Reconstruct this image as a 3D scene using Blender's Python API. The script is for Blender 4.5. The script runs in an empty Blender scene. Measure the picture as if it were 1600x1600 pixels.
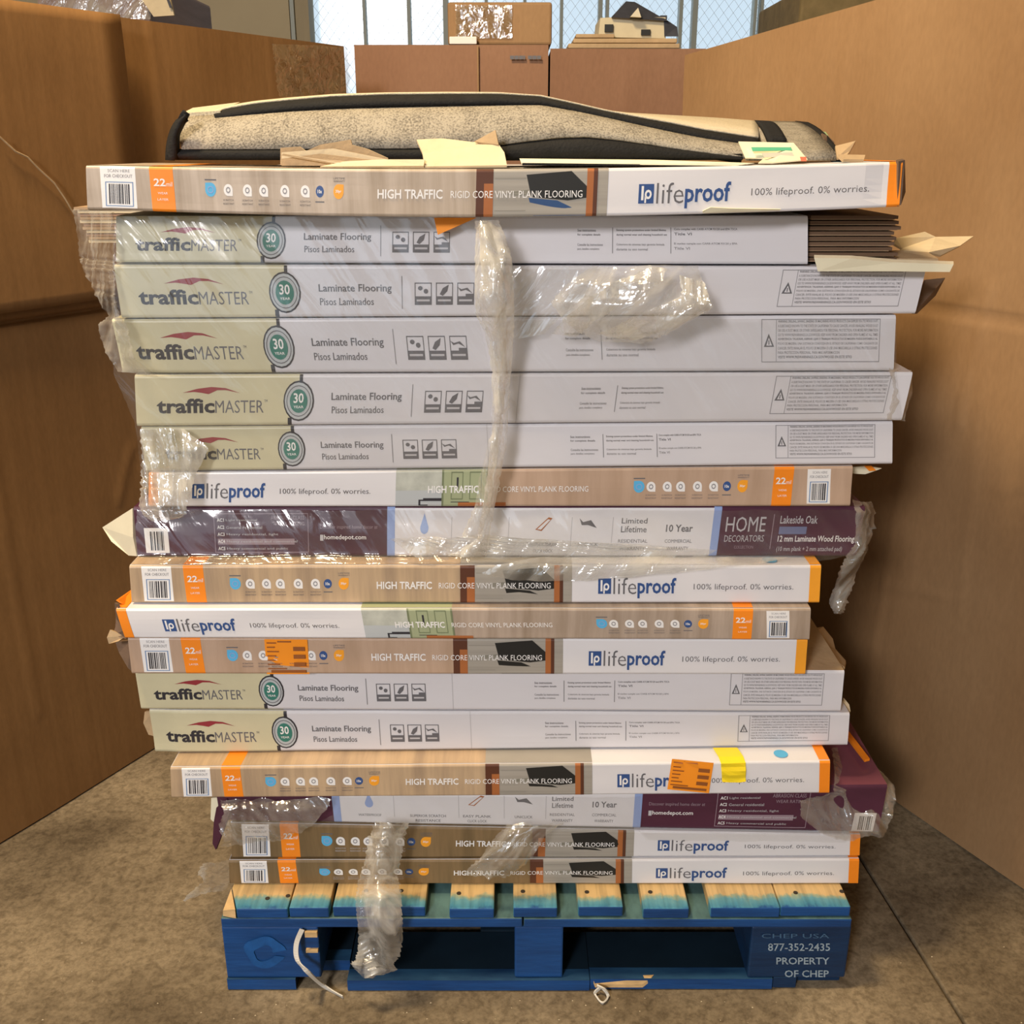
import bpy, bmesh, math, random
from mathutils import Vector, Matrix, noise
random.seed(7)
S = bpy.context.scene
COL = S.collection
R = math.radians
# ------------------------------------------------------------------ camera
TH = R(19.5); F = 1600.0
CAM = Vector((0, -1.202, 1.185))
cd = bpy.data.cameras.new('camera'); cam = bpy.data.objects.new('camera', cd); COL.objects.link(cam)
cam.location = CAM; cam.rotation_euler = (R(90) - TH, 0, 0)
cd.sensor_width = 36; cd.lens = 36; cd.clip_start = .02
S.camera = cam
# ------------------------------------------------------------------ world, lights, exposure
W = bpy.data.worlds.new('world'); S.world = W; W.use_nodes = True
bg = W.node_tree.nodes['Background']; bg.inputs[0].default_value = (.74, .88, 1.0, 1); bg.inputs[1].default_value = .84
S.view_settings.view_transform = 'Standard'; S.view_settings.look = 'None'
S.view_settings.exposure = .25; S.view_settings.gamma = 1; S.view_settings.use_curve_mapping = False

def area(name, loc, target, size, power, color, sy=None):
    l = bpy.data.lights.new(name, 'AREA'); l.energy = power; l.color = color
    l.shape = 'RECTANGLE'; l.size = size; l.size_y = sy or size
    o = bpy.data.objects.new(name, l); COL.objects.link(o); o.location = loc
    o.rotation_euler = (Vector(target) - Vector(loc)).to_track_quat('-Z', 'Y').to_euler()
    return o
area('high_bay_lamp', (-.85, -.25, 2.95), (.2, .4, .4), .4, 62, (1.0, .76, .46))          # warm lamp hanging over the stack
area('high_bay_lamp', (-1.75, -4.3, 2.9), (.1, .3, .6), .7, 135, (1.0, .95, .95))
area('front_fill', (-2.2, -4.7, 1.9), (.2, .3, .7), 2.6, 12, (.80, .87, 1.0), 2.8)   # added cool frontal fill, placed at an unseen door opening

# ------------------------------------------------------------------ pixel frame -> world
FW = Vector((0, math.cos(TH), -math.sin(TH))); UP = Vector((0, math.sin(TH), math.cos(TH))); RT = Vector((1, 0, 0))
def ray(px, py): return FW + RT * ((px - 800) / F) - UP * ((py - 800) / F)
def PY(px, py, Y):
    r = ray(px, py); return CAM + r * ((Y - CAM.y) / r.y)
def PZ(px, py, z):
    r = ray(px, py); return CAM + r * ((z - CAM.z) / r.z)
def lerp(a, b, t): return a + (b - a) * t
def interp(pts, x):
    if x <= pts[0][0]: return pts[0][1]
    for a, b in zip(pts, pts[1:]):
        if x <= b[0]: return lerp(a[1], b[1], (x - a[0]) / (b[0] - a[0]))
    return pts[-1][1]
def n3(x, y, z): return noise.noise(Vector((x, y, z)))

# ------------------------------------------------------------------ materials
MATS = {}
def mat(name, col, rough=.6, spec=.4, var=0, vscale=(8, 8, 8), bump=0, bscale=(60, 60, 60), col2=None, metal=0, contrast=(.3, .7), detail=5, emit=0):
    if name in MATS: return MATS[name]
    m = bpy.data.materials.new(name); m.use_nodes = True; nt = m.node_tree; N = nt.nodes; L = nt.links
    p = N['Principled BSDF']; p.inputs['Roughness'].default_value = rough; p.inputs['Specular IOR Level'].default_value = spec
    p.inputs['Metallic'].default_value = metal
    c = (*col, 1); p.inputs['Base Color'].default_value = c
    tc = N.new('ShaderNodeTexCoord')
    if var or col2:
        mp = N.new('ShaderNodeMapping'); mp.inputs['Scale'].default_value = vscale; L.new(tc.outputs['Object'], mp.inputs[0])
        nz = N.new('ShaderNodeTexNoise'); nz.inputs['Scale'].default_value = 1; nz.inputs['Detail'].default_value = detail; nz.inputs['Roughness'].default_value = .6
        L.new(mp.outputs[0], nz.inputs[0])
        rp = N.new('ShaderNodeValToRGB'); rp.color_ramp.elements[0].position = contrast[0]; rp.color_ramp.elements[1].position = contrast[1]
        b = col2 or tuple(v * (1 - var) for v in col)
        rp.color_ramp.elements[0].color = (*b, 1); rp.color_ramp.elements[1].color = c
        L.new(nz.outputs[0], rp.inputs[0]); L.new(rp.outputs[0], p.inputs['Base Color'])
    if bump:
        mp = N.new('ShaderNodeMapping'); mp.inputs['Scale'].default_value = bscale; L.new(tc.outputs['Object'], mp.inputs[0])
        nz = N.new('ShaderNodeTexNoise'); nz.inputs['Scale'].default_value = 1; nz.inputs['Detail'].default_value = 4; L.new(mp.outputs[0], nz.inputs[0])
        bp = N.new('ShaderNodeBump'); bp.inputs['Strength'].default_value = bump; bp.inputs['Distance'].default_value = .004
        L.new(nz.outputs[0], bp.inputs['Height']); L.new(bp.outputs[0], p.inputs['Normal'])
    MATS[name] = m; return m

white = mat('white_carton', (.68, .67, .70), .42, .5, .07, (3, 3, 9), .12, (9, 9, 30))
white_lp = mat('white_gloss_carton', (.74, .73, .75), .35, .5, .05, (4, 4, 9), .1, (9, 9, 30))
cream = mat('cream_print', (.60, .56, .37), .42, .5, .10, (14, 14, 14), .15, (20, 20, 40))
wood_tan = mat('oak_print_tan', (.57, .41, .25), .4, .5, 0, (70, 5, 5), .1, (9, 9, 30), (.36, .26, .17))
wood_pale = mat('oak_print_pale', (.56, .47, .38), .35, .6, 0, (60, 5, 4), .2, (12, 9, 20), (.36, .28, .20))
wood_brown = mat('oak_print_brown', (.26, .17, .08), .42, .5, 0, (70, 5, 6), .1, (9, 9, 30), (.15, .10, .045))
wood_grey = mat('oak_print_taupe', (.46, .37, .30), .42, .5, 0, (60, 5, 6), .1, (9, 9, 30), (.30, .23, .17))
wood_pink = mat('oak_print_rose', (.52, .37, .27), .42, .5, 0, (50, 5, 6), .1, (9, 9, 30), (.42, .29, .20))
orange = mat('orange_print', (.93, .27, .015), .45, .4, .08, (20, 20, 20))
amber = mat('amber_print', (.92, .38, .03), .45, .4, .08, (20, 20, 20))
purple = mat('plum_print', (.085, .022, .048), .38, .5, .35, (6, 6, 14), .15, (10, 10, 40))
paleblue = mat('pale_blue_print', (.28, .38, .66), .45)
ink = mat('black_ink', (.030, .028, .035), .5)
greyink = mat('grey_ink', (.13, .128, .14), .5)
midgrey = mat('mid_grey_ink', (.26, .255, .27), .5)
lightink = mat('light_grey_ink', (.50, .49, .51), .5)
blueink = mat('navy_ink', (.035, .085, .25), .45)
skyink = mat('sky_blue_ink', (.10, .44, .74), .45)
whiteink = mat('white_ink', (.82, .81, .80), .45)
redink = mat('dark_red_ink', (.28, .03, .04), .45)
greenink = mat('green_ink', (.04, .19, .15), .45)
steelgrey = mat('silver_print', (.46, .49, .50), .45)
darkbrown = mat('dark_brown_print', (.10, .035, .018), .45)
splash = mat('charcoal_print', (.018, .018, .017), .45)
denim = mat('denim_blue_print', (.035, .085, .21), .45)
floorpic = mat('grey_floor_print', (.40, .37, .32), .42, .5, .25, (4, 5, 120))
sage = mat('sage_cabinet_print', (.34, .38, .23), .45)
sagedark = mat('dark_sage_print', (.17, .20, .11), .45)
marble = mat('marble_print', (.55, .57, .50), .45, .4, .3, (40, 40, 40))
rust = mat('rust_print', (.38, .13, .04), .45)
sticker = mat('orange_sticker', (.90, .30, .02), .5, .3)
stickerink = mat('sticker_ink', (.28, .09, .02), .5)
yellow = mat('yellow_tape', (.95, .72, .02), .35, .5, .06, (30, 30, 30))
plank_m = mat('fibreboard_core', (.17, .105, .065), .8, .2, .35, (3, 3, 250), .2, (20, 20, 300))
plank_edge = mat('fibreboard_edge', (.42, .29, .18), .8, .2, .3, (30, 30, 200))
kraftin = mat('kraft_inner', (.50, .36, .21), .85, .15, .2, (20, 20, 30), .3, (90, 90, 90))
kraftpale = mat('kraft_pale', (.72, .60, .40), .85, .15, .15, (25, 25, 30), .3, (60, 60, 60))
kraftdark = mat('kraft_dark', (.19, .125, .085), .85, .15, .3, (20, 20, 30), .3, (60, 60, 60))  # darkest kraft tone, for torn ends and carton sides
paper_cream = mat('cream_paper', (.80, .74, .54), .8, .2, .08, (30, 30, 30))

def kraft(name, base, dark):
    m = bpy.data.materials.new(name); m.use_nodes = True; nt = m.node_tree; N = nt.nodes; L = nt.links
    p = N['Principled BSDF']; p.inputs['Roughness'].default_value = .72; p.inputs['Specular IOR Level'].default_value = .25
    tc = N.new('ShaderNodeTexCoord')
    def nz(sc, det):
        mp = N.new('ShaderNodeMapping'); mp.inputs['Scale'].default_value = sc; L.new(tc.outputs['Object'], mp.inputs[0])
        n = N.new('ShaderNodeTexNoise'); n.inputs['Scale'].default_value = 1; n.inputs['Detail'].default_value = det; L.new(mp.outputs[0], n.inputs[0]); return n
    a = nz((3, 3, 2.2), 6); b = nz((150, 150, 60), 3); c = nz((38, 38, .7), 1)
    rp = N.new('ShaderNodeValToRGB'); rp.color_ramp.elements[0].position = .32; rp.color_ramp.elements[1].position = .66
    rp.color_ramp.elements[0].color = (*dark, 1); rp.color_ramp.elements[1].color = (*base, 1); L.new(a.outputs[0], rp.inputs[0])
    mx = N.new('ShaderNodeMixRGB'); mx.blend_type = 'MULTIPLY'; mx.inputs[0].default_value = .22
    L.new(rp.outputs[0], mx.inputs[1]); L.new(b.outputs[0], mx.inputs[2]); L.new(mx.outputs[0], p.inputs['Base Color'])
    ad = N.new('ShaderNodeMath'); ad.operation = 'MULTIPLY_ADD'; ad.inputs[1].default_value = .2; L.new(b.outputs[0], ad.inputs[0]); L.new(c.outputs[0], ad.inputs[2])
    bp = N.new('ShaderNodeBump'); bp.inputs['Strength'].default_value = .35; bp.inputs['Distance'].default_value = .003
    L.new(ad.outputs[0], bp.inputs['Height']); L.new(bp.outputs[0], p.inputs['Normal'])
    MATS[name] = m; return m
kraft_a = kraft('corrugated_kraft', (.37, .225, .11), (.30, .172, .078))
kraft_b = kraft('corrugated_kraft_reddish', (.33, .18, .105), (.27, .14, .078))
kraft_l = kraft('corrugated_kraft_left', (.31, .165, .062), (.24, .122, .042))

def film_mat(name, haze, tint, rough=.12, gloss=.16, bs=70, bstr=.7, rot=0, an=1):
    m = bpy.data.materials.new(name); m.use_nodes = True; nt = m.node_tree; N = nt.nodes; L = nt.links
    N.remove(N['Principled BSDF']); out = N['Material Output']
    tr = N.new('ShaderNodeBsdfTransparent'); tr.inputs[0].default_value = (.97, .97, .97, 1)
    df = N.new('ShaderNodeBsdfDiffuse'); df.inputs[0].default_value = (*tint, 1)
    tl = N.new('ShaderNodeBsdfTranslucent'); tl.inputs[0].default_value = (*tint, 1)
    gl = N.new('ShaderNodeBsdfGlossy'); gl.inputs['Roughness'].default_value = rough; gl.inputs[0].default_value = (1, 1, 1, 1)
    tc = N.new('ShaderNodeTexCoord')
    nz = N.new('ShaderNodeTexNoise'); nz.inputs['Scale'].default_value = bs; nz.inputs['Detail'].default_value = 3; nz.inputs['Distortion'].default_value = .6
    mp = N.new('ShaderNodeMapping'); mp.inputs['Rotation'].default_value = (0, R(rot), 0); m_ = N.new('ShaderNodeMapping'); m_.inputs['Scale'].default_value = (1, 1, an)
    L.new(tc.outputs['Object'], mp.inputs[0]); L.new(mp.outputs[0], m_.inputs[0]); L.new(m_.outputs[0], nz.inputs[0])
    bp = N.new('ShaderNodeBump'); bp.inputs['Strength'].default_value = bstr; bp.inputs['Distance'].default_value = .006
    L.new(nz.outputs[0], bp.inputs['Height']); L.new(bp.outputs[0], gl.inputs['Normal'])
    n2 = N.new('ShaderNodeTexNoise'); n2.inputs['Scale'].default_value = bs * .45; n2.inputs['Detail'].default_value = 5; n2.inputs['Distortion'].default_value = 1.2
    L.new(m_.outputs[0], n2.inputs[0])
    mr = N.new('ShaderNodeMapRange'); mr.inputs[1].default_value = .38; mr.inputs[2].default_value = .68; mr.inputs[3].default_value = haze * .35; mr.inputs[4].default_value = min(1, haze * 1.7)
    L.new(n2.outputs[0], mr.inputs[0])
    m0 = N.new('ShaderNodeMixShader'); m0.inputs[0].default_value = .35; L.new(df.outputs[0], m0.inputs[1]); L.new(tl.outputs[0], m0.inputs[2])
    m1 = N.new('ShaderNodeMixShader'); L.new(mr.outputs[0], m1.inputs[0]); L.new(tr.outputs[0], m1.inputs[1]); L.new(m0.outputs[0], m1.inputs[2])
    m2 = N.new('ShaderNodeMixShader'); m2.inputs[0].default_value = gloss; L.new(m1.outputs[0], m2.inputs[1]); L.new(gl.outputs[0], m2.inputs[2])
    L.new(m2.outputs[0], out.inputs['Surface']); MATS[name] = m; return m
film_thin = film_mat('stretch_film_thin', .05, (.80, .79, .74), .13, .055, 34, .55, 35, .22)
film_mid = film_mat('stretch_film_layered', .30, (.82, .80, .72), .10, .13, 55, .9, -38, .35)
film_thick = film_mat('stretch_film_bunched', .52, (.80, .78, .70), .09, .18, 60, 1.1, 8, .5)
film_dim = film_mat('stretch_film_grey', .20, (.74, .72, .68), .09, .20, 60, 1.1, 30, .4)
tape_m = film_mat('clear_packing_tape', .20, (.70, .50, .24), .12, .30, 45, 1.0)

# ------------------------------------------------------------------ object helpers
LOC = {}
def thing(name, label, cat, loc=(0, 0, 0), group=None, kind=None):
    o = bpy.data.objects.new(name, None); COL.objects.link(o); o.location = loc; o.empty_display_size = .05
    if label: o['label'] = label
    if cat: o['category'] = cat
    if group: o['group'] = group
    if kind: o['kind'] = kind
    LOC[o.name] = Vector(loc); return o
def mesh(name, verts, faces, mats, idx=None, parent=None, smooth=False, label=None, cat=None, kind=None, group=None, base=None):
    if not isinstance(mats, (list, tuple)): mats = [mats]
    if parent is not None: o0 = LOC[parent.name]
    elif base is not None: o0 = Vector(base)
    else:
        xs = [v[0] for v in verts]; ys = [v[1] for v in verts]; zs = [v[2] for v in verts]
        o0 = Vector(((min(xs) + max(xs)) / 2, (min(ys) + max(ys)) / 2, min(zs)))
    me = bpy.data.meshes.new(name); me.from_pydata([(v[0] - o0.x, v[1] - o0.y, v[2] - o0.z) for v in verts], [], faces)
    for m in mats: me.materials.append(m)
    if idx: me.polygons.foreach_set('material_index', idx)
    if smooth: me.polygons.foreach_set('use_smooth', [True] * len(faces))
    me.update()
    o = bpy.data.objects.new(name, me); COL.objects.link(o)
    if parent is not None: o.parent = parent
    else: o.location = o0
    LOC[o.name] = o0
    if label: o['label'] = label
    if cat: o['category'] = cat
    if kind: o['kind'] = kind
    if group: o['group'] = group
    return o
class MB:
    def __init__(s): s.v = []; s.f = []; s.i = []; s.m = []
    def mi(s, m):
        if m not in s.m: s.m.append(m)
        return s.m.index(m)
    def add(s, vs, fs, m):
        k = len(s.v); s.v += [tuple(v) for v in vs]; s.f += [tuple(k + a for a in f) for f in fs]; s.i += [s.mi(m)] * len(fs)
    def grid(s, rows, m, flip=False):
        n = len(rows[0]); vs = [p for r in rows for p in r]; fs = []
        for a in range(len(rows) - 1):
            for b in range(n - 1):
                q = (a * n + b, a * n + b + 1, (a + 1) * n + b + 1, (a + 1) * n + b); fs.append(q[::-1] if flip else q)
        s.add(vs, fs, m)
    def box(s, a, b, m, front=None):
        (x0, y0, z0), (x1, y1, z1) = a, b
        vs = [(x0, y0, z0), (x1, y0, z0), (x1, y1, z0), (x0, y1, z0), (x0, y0, z1), (x1, y0, z1), (x1, y1, z1), (x0, y1, z1)]
        s.add(vs, [(0, 3, 2, 1), (4, 5, 6, 7), (0, 1, 5, 4), (1, 2, 6, 5), (2, 3, 7, 6), (3, 0, 4, 7)], m)
        if front: s.i[-4] = s.mi(front)
    def obj(s, name, parent=None, **k):
        if not s.v: return None
        return mesh(name, s.v, s.f, s.m, s.i, parent, **k)
def bevel_mod(o, w=.002, seg=2):
    m = o.modifiers.new('bevel', 'BEVEL'); m.width = w; m.segments = seg; m.limit_method = 'ANGLE'
def solid_mod(o, t, off=0):
    m = o.modifiers.new('solid', 'SOLIDIFY'); m.thickness = t; m.offset = off
def flap(name, pts, th, m, parent=None, edge=None, **k):
    """torn sheet: outline given on its own plane in depth, real thickness"""
    P = [PY(*p) for p in pts]; n = len(P)
    nrm = (P[1] - P[0]).cross(P[2] - P[0]).normalized()
    if nrm.y > 0: nrm = -nrm
    Q = [p - nrm * th for p in P]
    fs = [tuple(range(n)), tuple(range(2 * n - 1, n - 1, -1))] + [(a, n + a, n + (a + 1) % n, (a + 1) % n) for a in range(n)]
    return mesh(name, P + Q, fs, [m, edge or m], [0, 0] + [1] * n, parent, **k)

# text glyph cache
TX = {}
def glyphs(s, bold=0):
    key = (s, bold)
    if key in TX: return TX[key]
    c = bpy.data.curves.new('t', 'FONT'); c.body = s; c.resolution_u = 2; c.offset = bold; c.size = 1
    o = bpy.data.objects.new('t', c); me = bpy.data.meshes.new_from_object(o)
    xs = [v.co.x for v in me.vertices]; ys = [v.co.y for v in me.vertices]
    a, b, c0, d = min(xs), max(xs), min(ys), max(ys)
    r = ([((v.co.x - a) / (b - a), (v.co.y - c0) / (d - c0)) for v in me.vertices], [tuple(p.vertices) for p in me.polygons])
    bpy.data.objects.remove(o); bpy.data.curves.remove(c); bpy.data.meshes.remove(me)
    TX[key] = r; return r

# ------------------------------------------------------------------ carton front face mapper
class Face:
    def __init__(s, xTL, xTR, xBR, xBL, zt, zb, Y, ybL, ybR, ytL, ytR, seed=0, wob=.0012, dent=()):
        s.x = (xTL, xTR, xBR, xBL); s.zt = zt; s.zb = zb; s.Y = Y; s.seed = seed; s.wob = wob; s.dent = dent
        s.XTL = PY(xTL, ytL, Y).x; s.XTR = PY(xTR, ytR, Y).x; s.XBR = PY(xBR, ybR, Y).x; s.XBL = PY(xBL, ybL, Y).x
        s.xl = (xTL + xBL) / 2; s.xr = (xTR + xBR) / 2
    def p(s, px, v, off=0):
        u = (px - s.xl) / (s.xr - s.xl); return s.uv(u, v, off)
    def uv(s, u, v, off=0, dy=0):
        X = lerp(lerp(s.XTL, s.XTR, u), lerp(s.XBL, s.XBR, u), v)
        z = lerp(s.zt(X), s.zb(X), v)
        e = min(v, 1 - v) ; e = max(0, .06 - max(0, e)) / .06
        y = s.Y + .0022 * e * e - off + s.wob * n3(X * 7, v * 1.3, s.seed * 3.7) * (1 if 0 < v < 1 else .6)
        for (du, dv, ru, amt) in s.dent:
            q = ((u - du) / ru) ** 2 + ((v - dv) / .8) ** 2
            if q < 1: y += amt * (1 - q)
        return Vector((X, y + dy, z))
    # drawing ---------------------------------------------------------
    def quad(s, mb, x0, x1, v0, v1, m, off=.0003, slant=0, x0b=None, x1b=None):
        n = max(1, int(abs(x1 - x0) / 7)); vs = sorted(set([v0, v1] + [t for t in (.03, .06, .94, .97, .2, .35, .5, .65, .8) if v0 < t < v1]))
        rows = []
        for v in vs:
            t = (v - v0) / (v1 - v0); a = lerp(x0, x0 if x0b is None else x0b, t); b = lerp(x1, x1 if x1b is None else x1b, t)
            rows.append([s.p(lerp(a, b, i / n) , v, off) for i in range(n + 1)])
        mb.grid(rows, m)
    def poly(s, mb, pts, m, off=.0004):
        mb.add([s.p(x, v, off) for x, v in pts], [tuple(range(len(pts)))], m)
    def ell(s, mb, cx, cv, rx, rv, m, off=.0004, n=20):
        s.poly(mb, [(cx + rx * math.cos(2 * math.pi * k / n), cv + rv * math.sin(2 * math.pi * k / n)) for k in range(n)], m, off)
    def ring(s, mb, cx, cv, rx, rv, wx, wv, m, off=.0005, n=24):
        a = [s.p(cx + rx * math.cos(2 * math.pi * k / n), cv + rv * math.sin(2 * math.pi * k / n), off) for k in range(n)]
        b = [s.p(cx + (rx - wx) * math.cos(2 * math.pi * k / n), cv + (rv - wv) * math.sin(2 * math.pi * k / n), off) for k in range(n)]
        mb.add(a + b, [(k, (k + 1) % n, n + (k + 1) % n, n + k) for k in range(n)], m)
    def frame(s, mb, x0, x1, v0, v1, wx, wv, m, off=.0005):
        s.quad(mb, x0, x1, v0, v0 + wv, m, off); s.quad(mb, x0, x1, v1 - wv, v1, m, off)
        s.quad(mb, x0, x0 + wx, v0, v1, m, off); s.quad(mb, x1 - wx, x1, v0, v1, m, off)
    def text(s, mb, t, x0, x1, v0, v1, m, bold=0, off=.0006, shear=0):
        V, Fc = glyphs(t, bold)
        mb.add([s.p(lerp(x0, x1, a) , v1 - (v1 - v0) * b, off) for a, b in V], Fc, m)

# ------------------------------------------------------------------ floor
def concrete():
    m = bpy.data.materials.new('stained_concrete'); m.use_nodes = True; nt = m.node_tree; N = nt.nodes; L = nt.links
    p = N['Principled BSDF']; p.inputs['Roughness'].default_value = .75; p.inputs['Specular IOR Level'].default_value = .25
    tc = N.new('ShaderNodeTexCoord')
    def nz(s, d, r=.6, dist=0):
        n = N.new('ShaderNodeTexNoise'); n.inputs['Scale'].default_value = s; n.inputs['Detail'].default_value = d; n.inputs['Roughness'].default_value = r; n.inputs['Distortion'].default_value = dist
        L.new(tc.outputs['Object'], n.inputs[0]); return n
    a = nz(3.2, 7, .65, .4); b = nz(55, 6, .75, .3); c = nz(140, 3)
    r1 = N.new('ShaderNodeValToRGB'); e = r1.color_ramp.elements
    e[0].position = .34; e[0].color = (.13, .098, .060, 1); e[1].position = .66; e[1].color = (.32, .255, .165, 1)
    L.new(a.outputs[0], r1.inputs[0])
    r2 = N.new('ShaderNodeValToRGB'); e = r2.color_ramp.elements
    e[0].position = .38; e[0].color = (.38, .35, .31, 1); e[1].position = .56; e[1].color = (1, 1, 1, 1)
    L.new(b.outputs[0], r2.inputs[0])
    mx = N.new('ShaderNodeMixRGB'); mx.blend_type = 'MULTIPLY'; mx.inputs[0].default_value = .6; L.new(r1.outputs[0], mx.inputs[1]); L.new(r2.outputs[0], mx.inputs[2])
    r3 = N.new('ShaderNodeValToRGB'); e = r3.color_ramp.elements
    e[0].position = .3; e[0].color = (.6, .6, .6, 1); e[1].position = .6; e[1].color = (1.1, 1.1, 1.1, 1); L.new(c.outputs[0], r3.inputs[0])
    m3 = N.new('ShaderNodeMixRGB'); m3.blend_type = 'MULTIPLY'; m3.inputs[0].default_value = .6; L.new(mx.outputs[0], m3.inputs[1]); L.new(r3.outputs[0], m3.inputs[2])
    L.new(m3.outputs[0], p.inputs['Base Color'])
    bp = N.new('ShaderNodeBump'); bp.inputs['Strength'].default_value = .4; bp.inputs['Distance'].default_value = .002; L.new(b.outputs[0], bp.inputs['Height']); L.new(bp.outputs[0], p.inputs['Normal'])
    return m
conc = concrete()
jointm = mat('joint_filler', (.035, .027, .02), .9)
fl = MB(); fl.box((-7, -4, -.12), (7, 8, -.02), jointm)
floor_o = fl.obj('floor', kind='structure', base=(0, 0, 0))
ja = PZ(1377, 1392, 0); jb = PZ(1508, 1600, 0); jd = (jb - ja).normalized(); jn = Vector((-jd.y, jd.x, 0))
if jn.x < 0: jn = -jn
def slab(side):
    far = ja - jd * 7.5; near = ja + jd * 4.5; g = jn * (.0024 * side)
    out = jn * (9 * side); pts = [far + g, near + g, near + out, far + out]
    if side > 0: pts = pts[::-1]
    v = [(p.x, p.y, 0) for p in pts] + [(p.x, p.y, -.03) for p in pts]
    o = mesh('concrete_slab', v, [(0, 1, 2, 3), (7, 6, 5, 4), (0, 4, 5, 1), (1, 5, 6, 2), (2, 6, 7, 3), (3, 7, 4, 0)], conc, parent=floor_o)
    bevel_mod(o, .003, 2)
slab(-1); slab(1)

# ------------------------------------------------------------------ warehouse wall with window, Y = 4.6
WY = 4.6
wallm = mat('painted_beige_wall', (.62, .52, .34), .8, .2, .1, (2, 2, 2))
postm = mat('tan_steel_post', (.46, .38, .24), .6, .3, .15, (8, 8, 3))
muntm = mat('grey_green_window_bar', (.42, .46, .42), .5, .4)
xA = PY(487, 100, WY).x; xB = PY(1236, 100, WY).x; zS = PY(800, 205, WY).z
w = MB()
w.box((-7, WY, 0), (xA - .10, WY + .2, 4.2), wallm); w.box((xA - .10, WY, 0), (xB + .04, WY + .2, zS - .06), wallm)
w.box((xB + .04, WY, 0), (7, WY + .2, 4.2), wallm); w.box((xA - .10, WY, 3.2), (xB + .04, WY + .2, 4.2), wallm)
w.obj('wall_back', kind='structure')
e = MB(); e.box((-7.2, -5.2, 0), (-7, WY + .2, 4.2), wallm); e.obj('wall_left', kind='structure')
e = MB(); e.box((7, -5.2, 0), (7.2, WY + .2, 4.2), wallm); e.obj('wall_right', kind='structure')
e = MB(); e.box((-7, -5.2, 0), (-3.6, -5, 4.2), wallm); e.box((-.8, -5.2, 0), (7, -5, 4.2), wallm); e.box((-3.6, -5.2, 3.3), (-.8, -5, 4.2), wallm); e.obj('wall_front', kind='structure')
e = MB(); e.box((-7.2, -5.2, 4.2), (7.2, WY + .2, 4.35), wallm); e.obj('ceiling', kind='structure')
pw = MB(); x0 = PY(455, 50, WY - .12).x; x1 = PY(484, 50, WY - .12).x
pw.box((x0, WY - .12, 0), (x0 + .02, WY - .002, 4.2), muntm); pw.box((x0 + .022, WY - .10, 0), (x1 - .03, WY - .002, 4.2), postm); pw.box((x1 - .028, WY - .12, 0), (x1, WY - .002, 4.2), postm)
pw.obj('trim_1', kind='structure')
win = thing('window_1', None, None, (0, WY + .1, zS), kind='structure')
fr = MB(); fr.box((xA - .09, WY + .02, zS - .055), (xB + .035, WY + .15, zS), postm); fr.box((xB - .0, WY + .02, zS + .001), (xB + .035, WY + .15, 3.19), postm); fr.box((xA - .09, WY + .02, zS + .001), (xA, WY + .15, 3.19), postm)
fr.obj('window_frame', win)
bars = [(571, 6), (640, 7), (697, 10), (760, 6), (820, 6), (877, 6), (937, 8), (948, 6), (1062, 7), (1084, 10), (1177, 6), (1187, 6)]
xs = [xA]
for bx, wd in bars:
    x = PY(bx, 60, WY + .06).x; h = wd / F * 5.6 / 2 * .75
    b = MB(); b.box((x - h, WY + .05, zS + .002), (x + h, WY + .12, 3.18), muntm); b.obj('window_bar', win); xs += [x - h, x + h]
xs.append(xB)
def glass_mat():
    m = bpy.data.materials.new('frosted_wired_glass'); m.use_nodes = True; nt = m.node_tree; N = nt.nodes; L = nt.links
    N.remove(N['Principled BSDF']); out = N['Material Output']
    a = N.new('ShaderNodeBsdfTransparent'); a.inputs[0].default_value = (.97, .99, 1, 1); b = N.new('ShaderNodeBsdfGlossy'); b.inputs['Roughness'].default_value = .2
    mx = N.new('ShaderNodeMixShader'); mx.inputs[0].default_value = .05; L.new(a.outputs[0], mx.inputs[1]); L.new(b.outputs[0], mx.inputs[2]); L.new(mx.outputs[0], out.inputs[0]); return m
gm = glass_mat(); wirem = mat('glass_wire', (.62, .70, .76), .5)
for k in range(0, len(xs) - 1, 2):
    a, b = xs[k], xs[k + 1]
    if b - a < .015: continue
    q = MB(); q.box((a + .001, WY + .08, zS + .002), (b - .001, WY + .086, 3.18), gm); q.obj('pane', win)
    q = MB(); st = .05; tw = .0009
    z0, z1 = zS, 2.3
    for sgn in (1, -1):
        t = -(z1 - z0) if sgn > 0 else 0
        while t < (b - a) + (z1 - z0):
            # line x = a + t + sgn*(z - z0)*.8
            za, zb_ = z0, z1
            def X(z): return a + t + sgn * (z - z0) * .8
            lo, hi = [], []
            zz = [z for z in (z0, z1, z0 + (a - a - t) * sgn / .8, z0 + (b - a - t) * sgn / .8) if z0 - 1e-9 <= z <= z1 + 1e-9 and a - 1e-6 <= X(z) <= b + 1e-6]
            if len(zz) >= 2:
                za, zb_ = min(zz), max(zz)
                if zb_ - za > .01:
                    q.add([(X(za) - tw, WY + .078, za), (X(za) + tw, WY + .078, za), (X(zb_) + tw, WY + .078, zb_), (X(zb_) - tw, WY + .078, zb_)], [(0, 1, 2, 3)], wirem)
            t += st
    q.obj('wire_mesh', win, kind='stuff')

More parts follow.
